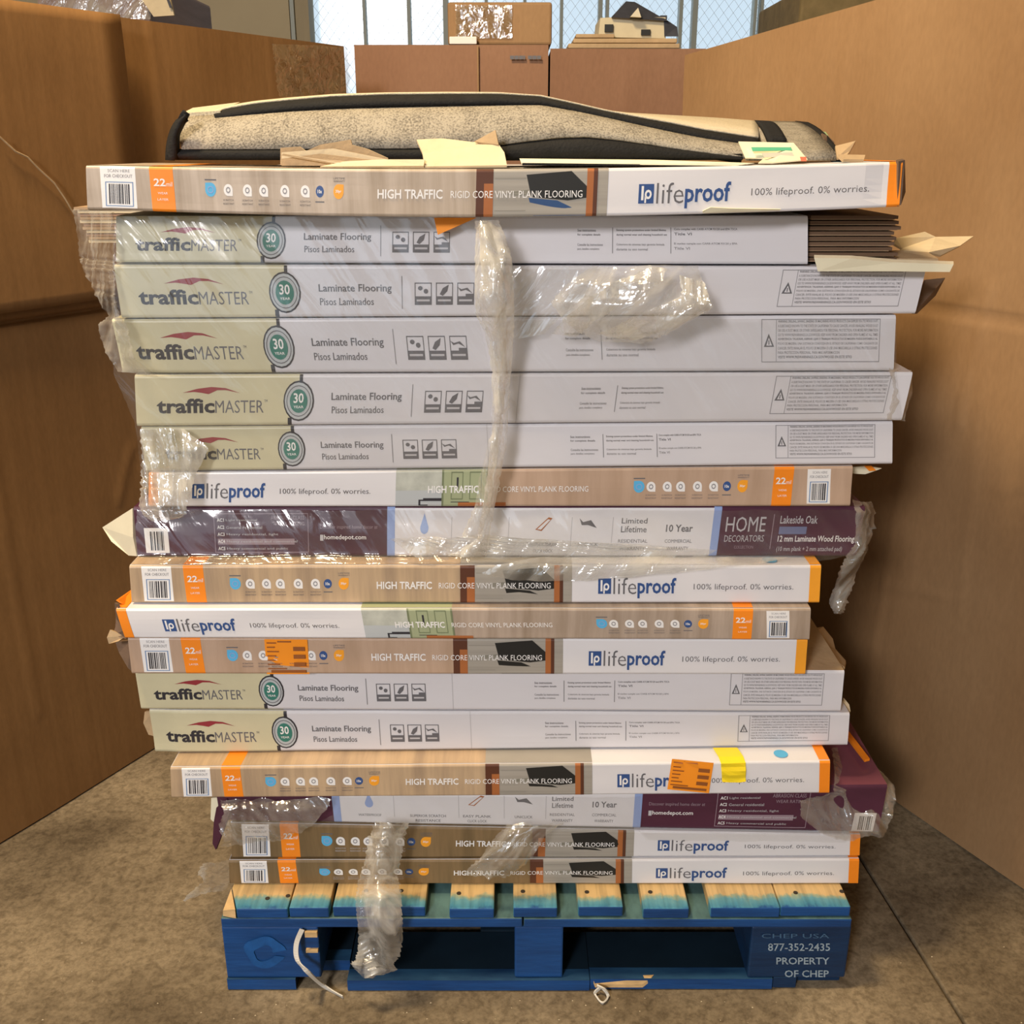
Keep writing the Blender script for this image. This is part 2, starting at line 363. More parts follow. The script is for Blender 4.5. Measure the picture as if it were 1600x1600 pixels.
# ------------------------------------------------------------------ big cardboard bins
def sheet(mb, A, B, zb, zt, m, creases=(), steps=(), amp=.006, seed=0, nu=200, nz=130, th=.006, topfn=None, dips=()):
    """upright corrugated sheet from plan point A to plan point B; outward normal is to the right of A->B"""
    A = Vector((A[0], A[1], 0)); B = Vector((B[0], B[1], 0)); d = (B - A); Ln = d.length; d.normalize(); nn = Vector((d.y, -d.x, 0))
    zz = [i / nz for i in range(nz + 1)]
    for c in creases: zz += [(c[0] - zb) / (zt - zb) + k for k in (-.008, -.0045, -.002, 0, .002, .0045, .008)]
    zz = sorted(set(zz)); F_ = []; Bk = []
    for z_ in zz:
        r = []; rb = []
        for i in range(nu + 1):
            u = i / nu; top = zt if topfn is None else topfn(u)
            z = lerp(zb, top, z_); o = amp * n3(u * 2.2 + seed, z * 1.5, seed) + amp * .25 * n3(u * 9, z * 7, seed + 5)
            sh_ = 0
            for cz, dp, sl in creases:
                dz = abs(z - cz); o -= dp * max(0, 1 - dz / .007); sh_ = sl * (u - .5) * 4 * z_ * (1 - z_)
            for (du, dz0, ang, ln, dp) in dips:   # scuffed folds
                ex = (u - du) * Ln; ez = z - dz0; t = ex * math.cos(ang) + ez * math.sin(ang); s_ = -ex * math.sin(ang) + ez * math.cos(ang)
                if 0 < t < ln: o += dp * 1.3 * max(0, 1 - abs(s_ + .01 * n3(t * 9, du, 1)) / .011)
            z += sh_; p = A + d * (u * Ln) + nn * o; r.append((p.x, p.y, z)); p2 = p - nn * th; rb.append((p2.x, p2.y, z))
        F_.append(r); Bk.append(rb)
    mb.grid(F_, m); mb.grid(Bk, m, True)
    mb.grid([F_[-1], Bk[-1]], m); mb.grid([[r[0] for r in F_], [r[0] for r in Bk]], m); mb.grid([[r[-1] for r in F_], [r[-1] for r in Bk]], m, True)

def wy(v): return v + CAM.y      # distance from camera foot -> world Y
# left bin: visible long side
LA = (-1.36, wy(.787)); LB = (-.375, wy(2.5))
def ul(X): return (X - LA[0]) / (LB[0] - LA[0])
tb = thing('cardboard_bin', 'tall brown cardboard bin wall filling the left side with a crease across it', 'bin', (-.9, wy(1.6), 0))
seamX = PY(180, 20, wy(1.95)).x
dL = Vector((LB[0] - LA[0], LB[1] - LA[1], 0)).normalized(); nL = Vector((dL.y, -dL.x, 0))
mb = MB()
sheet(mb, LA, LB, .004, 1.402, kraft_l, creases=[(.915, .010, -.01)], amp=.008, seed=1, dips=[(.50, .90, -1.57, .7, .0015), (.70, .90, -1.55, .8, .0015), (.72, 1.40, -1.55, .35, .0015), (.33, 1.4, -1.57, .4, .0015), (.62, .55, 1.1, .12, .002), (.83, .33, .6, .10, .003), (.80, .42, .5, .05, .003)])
mb.obj('side_panel', tb, smooth=True)
mb = MB()   # the other sides of the bin, behind
q0 = Vector((LA[0], LA[1], 0)); q1 = Vector((LB[0], LB[1], 0)); off = -nL * 1.0
for a, b in ((q1 + off, q0 + off), (q0 + off, q0), (q1, q1 + off)):
    a2 = lerp(a, b, .01); b2 = lerp(a, b, .99)
    sheet(mb, (a2.x, a2.y), (b2.x, b2.y), .004, 1.39, kraft_l, amp=.004, seed=3, nu=8, nz=6)
mb.obj('rear_panels', tb)
# overlapping corner sheet on the near part of the left side, edge leaning
def onleft(px, py, o=.0):
    r = ray(px, py); P0 = Vector((LB[0], LB[1], 0)) + nL * o
    t = (P0 - CAM).dot(nL) / r.dot(nL); return CAM + r * t
mb = MB(); rows = []
top = [onleft(178, 24, .010)]; 
N_ = 26
for k in range(N_ + 1):
    v = k / N_; z = lerp(1.402, .935, v)
    # seam line between (180,22) and (212,300) continued
    a = onleft(181, 24, .018); b = onleft(216, 330, .018)
    t = (1.402 - z) / (a.z - b.z); s_ = a + (b - a) * t
    row = []
    for i in range(31):
        u = i / 30; q = Vector((LA[0], LA[1], 0)) + nL * .018; q = Vector((lerp(q.x, s_.x, u), lerp(q.y, s_.y, u), z))
        q += nL * (.006 + .004 * n3(u * 4, v * 3, 2) + .003 * (u > .97)); row.append(q)
    rows.append(row)
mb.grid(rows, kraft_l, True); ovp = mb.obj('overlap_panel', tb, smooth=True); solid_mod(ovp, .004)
# torn crease line across that sheet
mb = MB(); pts = [(0, 213), (25, 236), (44, 245), (60, 262), (85, 285), (102, 310), (116, 334)]
for k in range(len(pts) - 1):
    a = onleft(*pts[k], .033); b = onleft(*pts[k + 1], .033); c = onleft(pts[k + 1][0], pts[k + 1][1] + 2.2, .0305); d_ = onleft(pts[k][0], pts[k][1] + 2.2, .0305)
    mb.add([a, b, c, d_], [(0, 1, 2, 3)], kraftin)
o = mb.obj('torn_crease', ovp); solid_mod(o, .0015)
# shiny tape patch near the far top corner
def film_patch(name, rows, m, parent, nu=26, nv=26, amp=.004, sc=26, seed=0, edge=0, th=0, fn=None, bulge=0, ang=None, st=.35):
    if ang is None: ang = {'stretch_film_bunched': 4, 'stretch_film_layered': -38, 'stretch_film_thin': 35}.get(m.name, 25)
    ca, sa = math.cos(R(ang)), math.sin(R(ang)); amp = amp * 1.0
    """rows: [(xl,yl,xr,yr,Yl,Yr)] left and right border of the film from top to bottom"""
    G = []
    k = len(rows) - 1
    for j in range(nv + 1):
        t = j / nv * k; a = min(int(t), k - 1); f = t - a; r = [lerp(p, q, f) for p, q in zip(rows[a], rows[a + 1])]
        jl = edge * n3(j * .61, seed, 1) + edge * .6 * n3(j * 1.7, seed, 8); jr = edge * n3(j * .67, seed, 4) + edge * .6 * n3(j * 1.9, seed, 9); row = []
        for i in range(nu + 1):
            u = i / nu; px = lerp(r[0] + jl, r[2] + jr, u); py = lerp(r[1] + jl * .5, r[3] + jr * .5, u); Y = lerp(r[4], r[5], u) - bulge * math.sin(math.pi * u)
            p = (fn or PY)(px, py, Y)
            q = Vector(((p.x * ca + p.z * sa) * sc, 0, (-p.x * sa + p.z * ca) * sc * st))
            w_ = 1 - abs(n3(q.x + seed, q.z * .8, seed * 1.3)) * 2.2
            w2 = 1 - abs(n3(q.x * 2.3 + seed, q.z * 1.9, seed * 2.3 + 4)) * 2.2
            p = p + Vector((0, -amp * max(-.4, w_) - amp * .5 * w2, amp * .4 * n3(q.x, q.z, seed + 9)))
            row.append(p)
        G.append(row)
    mb = MB(); mb.grid(G, m, True); return mb.obj(name, parent, smooth=True)
film_patch('clear_tape', [(425, 68, 543, 74, 0, 0), (430, 95, 545, 100, 0, 0), (432, 128, 547, 150, 0, 0), (436, 150, 548, 172, 0, 0)], tape_m, tb, 34, 24, .006, 40, 3, 5,
           fn=lambda px, py, Y: onleft(px, py, .014))
# right bin
RB = (.406 - .04, wy(2.29 + .075)); RA = (.406 + .5325 * 1.62, wy(2.29 - 1.62))
rb_ = thing('cardboard_bin', 'light brown cardboard bin wall standing along the right side', 'bin', (.9, wy(1.6), 0))
mb = MB()
sheet(mb, RB, RA, .004, 1.38, kraft_a, creases=[(.932, .010, .012)], amp=.008, seed=8, topfn=lambda u: 1.373 + .055 * min(1, u * 3.2),
      dips=[(.375, .93, -1.62, .8, .002), (.43, .92, -1.5, .5, .0015), (.56, .90, -1.6, .7, .0015), (.24, 1.36, -1.57, .4, .0012), (.30, 1.10, 1.2, .05, .002), (.42, .74, 1.5, .25, .0035), (.47, .66, .5, .12, .003), (.55, .35, -.3, .12, .003), (.5, .62, 1.4, .3, .002), (.36, .42, .2, .14, .003)])
mb.obj('side_panel', rb_, smooth=True)
dR = Vector((RA[0] - RB[0], RA[1] - RB[1], 0)).normalized(); nR = Vector((dR.y, -dR.x, 0))
mb = MB(); q0 = Vector((RB[0], RB[1], 0)); q1 = Vector((RA[0], RA[1], 0)); off = -nR * 1.0
for a, b in ((q1, q1 + off), (q1 + off, q0 + off), (q0 + off, q0)):
    a2 = lerp(a, b, .01); b2 = lerp(a, b, .99)
    sheet(mb, (a2.x, a2.y), (b2.x, b2.y), .004, 1.37, kraft_a, amp=.004, seed=3, nu=8, nz=6)
mb.obj('rear_panels', rb_)
# back bins
BY = wy(2.74)
def backbin(x0, x1, ytop, m, seed, label, crease=None):
    A = PY(x0, ytop, BY); B = PY(x1, ytop, BY); zt = (A.z + B.z) / 2
    t = thing('cardboard_bin', label, 'bin', ((A.x + B.x) / 2, BY + .4, 0)); mb = MB()
    sheet(mb, (A.x, BY), (B.x, BY), .004, zt, m, amp=.006, seed=seed, nu=30, nz=30, dips=crease or ())
    mb.obj('front_panel', t, smooth=True); mb = MB()
    for a, b in (((B.x, BY + .01), (B.x, BY + .8)), ((B.x, BY + .8), (A.x, BY + .8)), ((A.x, BY + .8), (A.x, BY + .01))):
        sheet(mb, a, b, .004, zt - .004, m, amp=.003, seed=seed, nu=6, nz=6)
    mb.obj('rear_panels', t); return t, A, B, zt
bb1, A1, B1, zt1 = backbin(553, 857, 70, kraft_b, 21, 'reddish brown cardboard bin behind the rug, tan carton on its top edge')
bb2, A2, B2, zt2 = backbin(860, 1103, 76, kraft_b, 27, 'darker brown cardboard bin at the back with a pale diagonal scuff', crease=[(.42, 1.28, .95, .16, .0035)])
mb = MB()
for i in range(7):
    a = PY(797 + i * 7, 87, BY - .010); mb.box((a.x, a.y, a.z - .008), (a.x + (.010 if i != 3 else .004), a.y + .001, a.z), greyink)
mb.obj('stamp_print', bb1)
# vertical seam strip on first back bin
a = PY(745, 70, BY - .008); mb = MB(); mb.box((a.x, a.y, .3), (a.x + .004, a.y + .004, zt1 - .002), kraft_a)
mb.obj('seam', bb1)
# low bin between right bin and back bin (seen in the gap)
a = PY(1098, 117, BY + .9); b = PY(1122, 117, BY + .9); mb = MB(); mb.box((a.x - .1, a.y, 0), (b.x + .1, a.y + .3, a.z), kraft_a)
o = mb.obj('cardboard_carton', label='low tan carton seen through the gap beside the right bin', cat='carton'); bevel_mod(o, .004)
# tan taped carton on bin
TY = BY + .02
a = PY(700, 66, TY); b = PY(862, 68, TY); zt = PY(760, 3, TY).z
tc_ = thing('taped_carton', 'tan cardboard carton with clear tape sitting on the back bin', 'carton', ((a.x + b.x) / 2, TY + .2, zt1))
mb = MB(); mb.box((a.x, TY, zt1 + .001), (b.x, TY + .4, zt), kraft_a); o = mb.obj('carton_body', tc_); bevel_mod(o, .006, 2)
film_patch('clear_tape', [(712, 8, 800, 8, TY - .004, TY - .004), (712, 60, 800, 60, TY - .004, TY - .004)], tape_m, tc_, 18, 18, .002, 40, 5, 1)
a2 = PY(862, 66, TY); b2 = PY(862, 66, TY)
mb = MB(); a = PY(842, 9, TY + .03); b = PY(861, 66, TY + .03)
mb.box((a.x, TY + .41, zt1), (b.x + .004, TY + .6, a.z), kraft_a); o = mb.obj('cardboard_carton', label='brown carton edge just behind the tan taped carton', cat='carton'); bevel_mod(o, .004)
mb = MB(); a = PY(702, 57, TY - .02); b = PY(745, 69, TY - .02); mb.box((a.x, a.y, b.z), (b.x, a.y + .012, a.z), mat('white_foam', (.8, .78, .74), .6))
o = mb.obj('foam_strip', label='small white foam strip below the left corner of the tan carton', cat='foam'); bevel_mod(o, .002)

# toy house on the back bin, on a flat carton
HY = BY + .02
ho = thing('flat_carton', 'flattened tan cartons lying on the back bin under the model house', 'carton', (PY(970, 73, HY).x, HY, zt2))
for (x0, x1, y0, y1, dy) in ((888, 1062, 68, 76, 0), (896, 1058, 60, 67.5, .02), (900, 960, 53, 59.5, .03)):
    mb = MB(); a = PY(x0, y0, HY + dy); b = PY(x1, y1, HY + dy); mb.box((a.x, HY + dy, b.z + .0005), (b.x, HY + dy + .25, a.z), kraftin); o = mb.obj('folded_panel', ho); bevel_mod(o, .002)
housem = mat('cream_house_wall', (.62, .55, .38), .6, .3, .12, (20, 20, 20)); roofm = mat('dark_slate_roof', (.055, .058, .075), .6, .3, .3, (60, 60, 60))
h = thing('model_house', 'cream toy house with a dark hipped roof on the back bin', 'toy house', (PY(990, 58, HY + .06).x, HY + .1, PY(990, 58, HY + .05).z))
hy = HY + .05
def P(px, py, dy=0): return PY(px, py, hy + dy)
mb = MB(); f_ = [P(935, 58), P(1040, 60), P(1040, 27), P(958, 27), P(938, 28)]
bk = [v + Vector((0, .16, 0)) for v in f_]
mb.add(f_ + bk, [(0, 1, 2, 3, 4), (9, 8, 7, 6, 5)] + [(k, k + 5, (k + 1) % 5 + 5, (k + 1) % 5) for k in range(5)], housem); mb.obj('house_wall', h)
mb = MB(); e = [P(955, 27, -.012), P(1044, 33, -.012), P(1044, 33, .17), P(955, 27, .17)]; r_ = [P(978, 2, .06), P(992, 3, .06), P(992, 3, .10), P(978, 2, .10)]
mb.add(e + r_, [(3, 2, 1, 0), (4, 5, 6, 7), (0, 1, 5, 4), (1, 2, 6, 5), (2, 3, 7, 6), (3, 0, 4, 7)], roofm); mb.obj('roof', h)
mb = MB(); e = [P(1038, 57, -.01), P(1060, 57, -.01), P(1060, 57, .15), P(1038, 57, .15)]; r_ = [P(1037, 28, -.005), P(1044, 30, -.005), P(1044, 30, .15), P(1037, 28, .15)]; r_[1] = P(1058, 42, 0); r_[2] = P(1058, 42, .15)
mb.add(e + r_, [(3, 2, 1, 0), (4, 5, 6, 7), (0, 1, 5, 4), (1, 2, 6, 5), (2, 3, 7, 6), (3, 0, 4, 7)], roofm); mb.obj('side_roof', h)
mb = MB(); g = [P(985, 26, -.03), P(1002, 27, -.03), P(997, 12, -.03)]; g2 = [v + Vector((0, .06, 0)) for v in g]
mb.add(g + g2, [(0, 1, 2), (5, 4, 3), (0, 3, 4, 1), (1, 4, 5, 2), (2, 5, 3, 0)], mat('house_gable', (.66, .60, .45), .6)); mb.obj('gable', h)
for (x0, x1, y0, y1) in ((1002, 1016, 46, 55), (945, 958, 38, 50)):
    mb = MB(); a = P(x0, y0, -.006); b = P(x1, y1, -.006); mb.box((a.x, a.y, b.z), (b.x, a.y + .004, a.z), splash); mb.obj('window_opening', h)
mb = MB(); a = P(1032, 24, .01); b = P(1042, 34, .01); mb.box((a.x, a.y, b.z), (b.x, a.y + .03, a.z), roofm); mb.obj('chimney', h)

# wrapped load and marked flap at top left, brown load at top right (far behind bins)
wl = thing('wrapped_load', 'film-wrapped greyish load showing above the left bin wall', 'load', (PY(180, 10, 2.2).x, 2.5, 0))
mb = MB(); a = PY(60, 24, 2.2); b = PY(234, 24, 2.2); zt = PY(100, -40, 2.2).z
mb.box((a.x, 2.2, 0), (b.x, 2.9, zt), mat('mauve_carton', (.36, .25, .22), .7, .3, .3, (3, 3, 30))); o = mb.obj('load_carton', wl); bevel_mod(o, .01)
film_patch('film_wrap', [(62, -20, 236, -20, 2.19, 2.19), (62, 30, 236, 30, 2.19, 2.19)], film_mid, wl, 40, 14, .006, 14, 6, 2)
fc = flap('cardboard_flap', [(235, -8, 2.15), (265, -8, 2.15), (272, 24, 2.15), (240, 26, 2.15), (222, 0, 2.15)], .01, kraftpale, label='pale bent cardboard flap with a black mark above the left bin wall', cat='flap')
flap('marker_stroke', [(259, -4, 2.135), (263, -4, 2.135), (269, 12, 2.135), (265, 12, 2.135)], .002, ink, fc)
mb = MB(); a = PY(1248, 40, 2.4); b = PY(1420, 40, 2.4); zt = PY(1260, -20, 2.4).z; mb.box((a.x, 2.4, 0), (b.x, 3.0, zt), mat('olive_carton', (.30, .22, .10), .8, .2, .4, (14, 14, 14)))
o = mb.obj('brown_load', label='brown carton load behind the top edge of the right bin', cat='load'); bevel_mod(o, .01)

# ------------------------------------------------------------------ pallet
def blue(name, c1, c2, sc=(9, 9, 9)):
    return mat(name, c1, .55, .35, 0, sc, .25, (20, 20, 160), c2)
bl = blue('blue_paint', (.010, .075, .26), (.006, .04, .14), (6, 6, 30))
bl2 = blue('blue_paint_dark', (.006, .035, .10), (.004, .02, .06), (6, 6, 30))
def worn():
    m = bpy.data.materials.new('worn_blue_deck'); m.use_nodes = True; nt = m.node_tree; N = nt.nodes; L = nt.links
    p = N['Principled BSDF']; p.inputs['Roughness'].default_value = .6; p.inputs['Specular IOR Level'].default_value = .3
    g = N.new('ShaderNodeNewGeometry'); sp = N.new('ShaderNodeSeparateXYZ'); L.new(g.outputs['Position'], sp.inputs[0])
    n = N.new('ShaderNodeTexNoise'); n.inputs['Scale'].default_value = 1; n.inputs['Detail'].default_value = 6; n.inputs['Roughness'].default_value = .7
    mp = N.new('ShaderNodeMapping'); mp.inputs['Scale'].default_value = (24, 14, 24); L.new(g.outputs['Position'], mp.inputs[0]); L.new(mp.outputs[0], n.inputs[0])
    a = N.new('ShaderNodeMath'); a.operation = 'MULTIPLY_ADD'; a.inputs[1].default_value = .05; L.new(n.outputs[0], a.inputs[0]); L.new(sp.outputs['Y'], a.inputs[2])
    rp = N.new('ShaderNodeValToRGB'); e = rp.color_ramp.elements
    e[0].position = 0; e[0].color = (.012, .075, .25, 1); e[1].position = 1; e[1].color = (.62, .42, .18, 1)
    for pos, c in ((.26, (.012, .075, .25, 1)), (.36, (.06, .24, .36, 1)), (.52, (.12, .31, .37, 1)), (.60, (.30, .36, .25, 1)), (.66, (.60, .42, .20, 1))):
        k = e.new(pos); k.color = c
    mr = N.new('ShaderNodeMapRange'); mr.inputs[1].default_value = .0; mr.inputs[2].default_value = .085; L.new(a.outputs[0], mr.inputs[0]); L.new(mr.outputs[0], rp.inputs[0])
    n2 = N.new('ShaderNodeTexNoise'); n2.inputs['Scale'].default_value = 1; m2 = N.new('ShaderNodeMapping'); m2.inputs['Scale'].default_value = (160, 12, 12); L.new(g.outputs['Position'], m2.inputs[0]); L.new(m2.outputs[0], n2.inputs[0])
    r2 = N.new('ShaderNodeValToRGB'); r2.color_ramp.elements[0].position = .3; r2.color_ramp.elements[0].color = (.55, .55, .55, 1); r2.color_ramp.elements[1].position = .6
    L.new(n2.outputs[0], r2.inputs[0]); mx = N.new('ShaderNodeMixRGB'); mx.blend_type = 'MULTIPLY'; mx.inputs[0].default_value = .6; L.new(rp.outputs[0], mx.inputs[1]); L.new(r2.outputs[0], mx.inputs[2])
    L.new(mx.outputs[0], p.inputs['Base Color']); return m
wornm = worn(); rawwood = mat('raw_splintered_wood', (.68, .46, .22), .8, .2, .25, (40, 40, 90), .3, (40, 40, 120))
midteal = blue('faded_teal_paint', (.12, .30, .34), (.05, .11, .12), (20, 12, 20))
zd = PY(800, 1420, 0).z; zs = PY(800, 1436, 0).z; zk = PY(800, 1451, 0).z; z2 = PY(800, 1531, 0).z
pal = thing('wooden_pallet', 'blue painted wooden pallet with worn deck boards under the stack', 'pallet', (0, .5, 0))
PD = 1.0
def pxx(x, z, Y=0):     # world X of a pixel column at height z on plane Y
    lo = PY(x, 1400, Y); hi = PY(x, 1560, Y); return lerp(hi.x, lo.x, (z - hi.z) / (lo.z - hi.z))
ZT = zd
boards = [(350, 449), (451, 513), (519, 664), (702, 772), (802, 871), (904, 974), (1005, 1077), (1111, 1220), (1221.5, 1331)]
for k, (a, b) in enumerate(boards):
    xa, xb = pxx(a, zd), pxx(b, zd); mb = MB()
    y0 = .0 + .002 * (k % 3)
    if k == 0:
        mb.add([(xa + .018, y0, zs + .001), (xb, y0, zs + .001), (xb, PD, zs + .001), (xa, PD, zs + .001), (xa + .018, y0, zd), (xb, y0, zd), (xb, PD, zd), (xa, PD, zd), (xa, .045, zs + .001), (xa, .045, zd)],
               [(0, 8, 3, 2, 1), (4, 5, 6, 7, 9), (0, 1, 5, 4), (1, 2, 6, 5), (2, 3, 7, 6), (3, 8, 9, 7), (8, 0, 4, 9)], wornm); mb.i[2] = mb.mi(bl)
    else: mb.box((xa, y0, zs + .001), (xb, PD, zd), wornm, bl)
    o = mb.obj('deck_board', pal); bevel_mod(o, .002, 2)
mb = MB()
xa = pxx(350, zd); mb.add([(xa - .004, .004, zs + .002), (xa + .016, -.001, zs + .002), (xa - .002, .044, zs + .002), (xa - .003, .004, zd - .006), (xa + .016, 0, zd - .001), (xa - .001, .044, zd - .001)],
       [(0, 2, 1), (3, 4, 5), (0, 1, 4, 3), (1, 2, 5, 4), (2, 0, 3, 5)], rawwood); mb.obj('splintered_corner', pal)
# nails on the deck
for nx, ny in ((418, 1404), (572, 1392), (627, 1392), (717, 1396), (817, 1393), (917, 1394), (1016, 1394), (1243, 1395), (1315, 1393), (450, 1400)):
    mb = MB(); c = PZ(nx, ny, zd); n = 8
    mb.add([(c.x + .0035 * math.cos(k * .785), c.y + .0035 * math.sin(k * .785), zd + h_) for h_ in (.0008, -.001) for k in range(n)], [tuple(range(n))] + [(k, n + k, n + (k + 1) % n, (k + 1) % n) for k in range(n)], jointm)
    mb.obj('nail', pal)
dteal = blue('dark_teal_paint', (.10, .20, .20), (.035, .07, .075), (30, 12, 20)); X0 = pxx(346, zk); X1 = pxx(1330, zk)  # stringers in a dark teal, front faces blue
for yy in (0.001, .44, .87):
    mid = pxx(800, zk); mb = MB(); mb.box((X0, yy, zk + .001), (mid + .015, yy + .13, zs), dteal, bl); o = mb.obj('stringer_board', pal); bevel_mod(o, .002)
    mb = MB(); mb.box((mid + .017, yy, zk + .001), (X1, yy + .13, zs - .001), dteal, bl); o = mb.obj('stringer_board', pal); bevel_mod(o, .002)
zb_b = z2
for bi, (a, b) in enumerate(((349, 499), (804, 880), (1172, 1327))):
    for yy, dp in ((.004, .14), (.43, .14), (.86, .135)):
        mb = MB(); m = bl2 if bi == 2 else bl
        xa, xb = pxx(a, (zk + z2) / 2), pxx(b, (zk + z2) / 2)
        mb.box((xa, yy, z2), (xb, yy + dp, zk), m); o = mb.obj('block', pal); bevel_mod(o, .003, 2)
# void dark: blocks cast part, bottom boards are painted the rest; side notch pieces behind the left block
for (a, b, y0, y1) in ((476, 496, 1456, 1464), (478, 497, 1484, 1488)):
    mb = MB(); p_ = PY(a, y0, .0); q_ = PY(b, y1, .0); mb.box((p_.x, -.001, q_.z), (q_.x, .006, p_.z), rawwood); mb.obj('wood_chip', pal)
# bottom boards
def bb(a, b, y0, y1, m=bl, zt_=None, nm='bottom_board'):
    mb = MB(); mb.box((a, y0, .002), (b, y1, (zt_ or z2) - .001), m); o = mb.obj(nm, pal); bevel_mod(o, .003, 2)
def lead(a, b, y0, y1, nm='bottom_board', f_=None):
    mb = MB(); mb.box((a, y0, .002), (b, y1, z2 - .001), cavity_shade, f_ or bl); mb.box((a, y0 - .0004, z2 - .0011), (b, y0 + .022, z2 - .0005), edgeb); o = mb.obj(nm, pal)
cavity_shade = mat('shaded_blue_paint', (.006, .018, .032), .7, .2, .4, (9, 9, 9)); edgeb = blue('blue_front_edge', (.025, .09, .18), (.006, .03, .09), (9, 30, 9))  # cavity shade painted onto the bottom boards; only the front strip stays lighter
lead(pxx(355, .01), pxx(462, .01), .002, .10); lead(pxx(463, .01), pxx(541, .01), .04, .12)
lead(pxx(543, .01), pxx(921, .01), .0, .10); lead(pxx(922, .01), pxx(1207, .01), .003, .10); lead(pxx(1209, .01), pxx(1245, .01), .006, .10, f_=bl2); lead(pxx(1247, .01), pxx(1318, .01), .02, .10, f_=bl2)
flap('splintered_patch', [(921, 1518, .03), (955, 1517, .03), (1028, 1521, .022), (1018, 1532, .004), (1004, 1543, .0015), (930, 1543, .0015), (926, 1533, .004)], .006, rawwood, pal, label='raw splintered wood patch')
bb(X0 + .01, X0 + .1, .124, .86, cavity_shade); bb(X1 - .1, X1 - .01, .124, .86, cavity_shade); bb(X0, X1, .87, .97, cavity_shade); bb(-.05, .05, .102, .86, cavity_shade)
# blue chalky swirl and stencilled words
swirl = mat('chalky_blue', (.02, .16, .50), .6, .3, .3, (40, 40, 40))
class Flat:
    def __init__(s, Y): s.Y = Y
    def text(s, mb, t, x0, x1, y0, y1, m, bold=0):
        V, Fc = glyphs(t, bold); mb.add([PY(lerp(x0, x1, a), y1 - (y1 - y0) * b, s.Y) for a, b in V], Fc, m)
mb = MB(); n = 28
ro = []; ri = []; swirl = mat('chalky_blue_smear', (.014, .11, .36), .6, .3, .45, (30, 30, 30))
for k in range(n + 1):
    a = 2 * math.pi * k / n * .93 + .3; w0 = 1 + .3 * n3(k * .22, 1, 1)
    ro.append(PY(415 + 32 * w0 * math.cos(a), 1488 + 24 * w0 * math.sin(a), .0025)); w1 = 1 + .3 * n3(k * .2, 5, 1); ri.append(PY(413 + 17 * w1 * math.cos(a), 1490 + 11 * w1 * math.sin(a), .0025))
mb.grid([ro, ri], swirl, True); mb.obj('paint_swirl', pal)
stenc = mat('stencil_white', (.34, .44, .52), .6, .3, .4, (150, 150, 150))
mb = MB(); fl_ = Flat(.0025)
fl_.text(mb, '877-352-2435', 1200, 1297, 1474, 1486, stenc, .01); fl_.text(mb, 'PROPERTY', 1213, 1296, 1496, 1507, stenc, .015); fl_.text(mb, 'OF CHEP', 1226, 1295, 1516, 1527, stenc, .015)
fl_.text(mb, 'CHEP USA', 1190, 1296, 1459, 1466, mat('stencil_faded', (.05, .12, .22), .6), 0)
mb.obj('stencil_lettering', pal)

# ------------------------------------------------------------------ carton stack
def seam(yl, yr, xl, xr, Y):
    a = PY(xl, yl, Y); b = PY(xr, yr, Y); k = (b.z - a.z) / (b.x - a.x); return lambda X: a.z + k * (X - a.x)
SP = [  # type, xTL,xTR,xBR,xBL, bottomL,bottomR, Y, label
 ('A', 134, 1412, 1405, 137, 328, 322, .030, 'topmost white and oak-print vinyl plank carton directly under the rug'),
 ('T', 182, 1262, 1262, 181, 410, 413, .080, 'cream-and-white laminate carton with bare plank ends sticking out right'),
 ('T', 177, 1448, 1430, 190, 497, 490, .075, 'laminate carton with slanted right end and dark open flap'),
 ('T', 174, 1400, 1396, 190, 583, 579, .080, 'laminate carton third down among the cream-ended ones, crushed left end'),
 ('T', 210, 1427, 1409, 214, 666, 657, .080, 'laminate carton with worn right corner sticking out above a flush white one'),
 ('T', 220, 1395, 1394, 227, 736, 725, .085, 'laminate carton directly above the carton with the sage kitchen picture'),
 ('B', 232, 1333, 1328, 232, 792, 791, .085, 'vinyl plank carton with slogan left and rose-oak print, above the plum carton'),
 ('H', 208, 1352, 1338, 215, 869, 869, .090, 'plum and white laminate wood carton in the middle of the stack'),
 ('A', 200, 1285, 1280, 206, 942, 942, .062, 'oak-print carton with orange end right below the middle plum carton'),
 ('B', 180, 1268, 1264, 196, 997, 1000, .048, 'carton with orange torn left end and slogan at left'),
 ('A', 200, 1262, 1258, 206, 1053, 1054, .055, 'oak-print carton with large orange sticker over its badges'),
 ('T', 212, 1319, 1313, 221, 1108, 1112, .070, 'laminate carton directly under the carton with the orange sticker'),
 ('T', 232, 1328, 1324, 242, 1176, 1165, .070, 'lowest laminate carton, above the carton with yellow tape'),
 ('A', 263, 1300, 1296, 268, 1247, 1240, .035, 'tan oak-print carton with yellow tape and orange sticker at right'),
 ('H', 338, 1385, 1372, 345, 1282, 1301, .058, 'lower plum and white carton wrapped in wrinkled film'),
 ('A', 360, 1345, 1343, 362, 1341, 1338, .055, 'brown oak-print carton second from the pallet'),
 ('A', 357, 1343, 1340, 360, 1391, 1386, .052, 'brown oak-print carton resting on the blue pallet'),
]
GRP = 'flooring cartons stacked at the front of the pallet'
ztop1 = seam(259, 252, 134, 1412, .03); zbot1 = seam(328, 322, 137, 1405, .03)
def sag(f, a): return lambda X: f(X) - a * max(0, 1 - (X / .46) ** 2)
zc = PY(800, 340, .03).z
prev = None; faces = []; seams = []
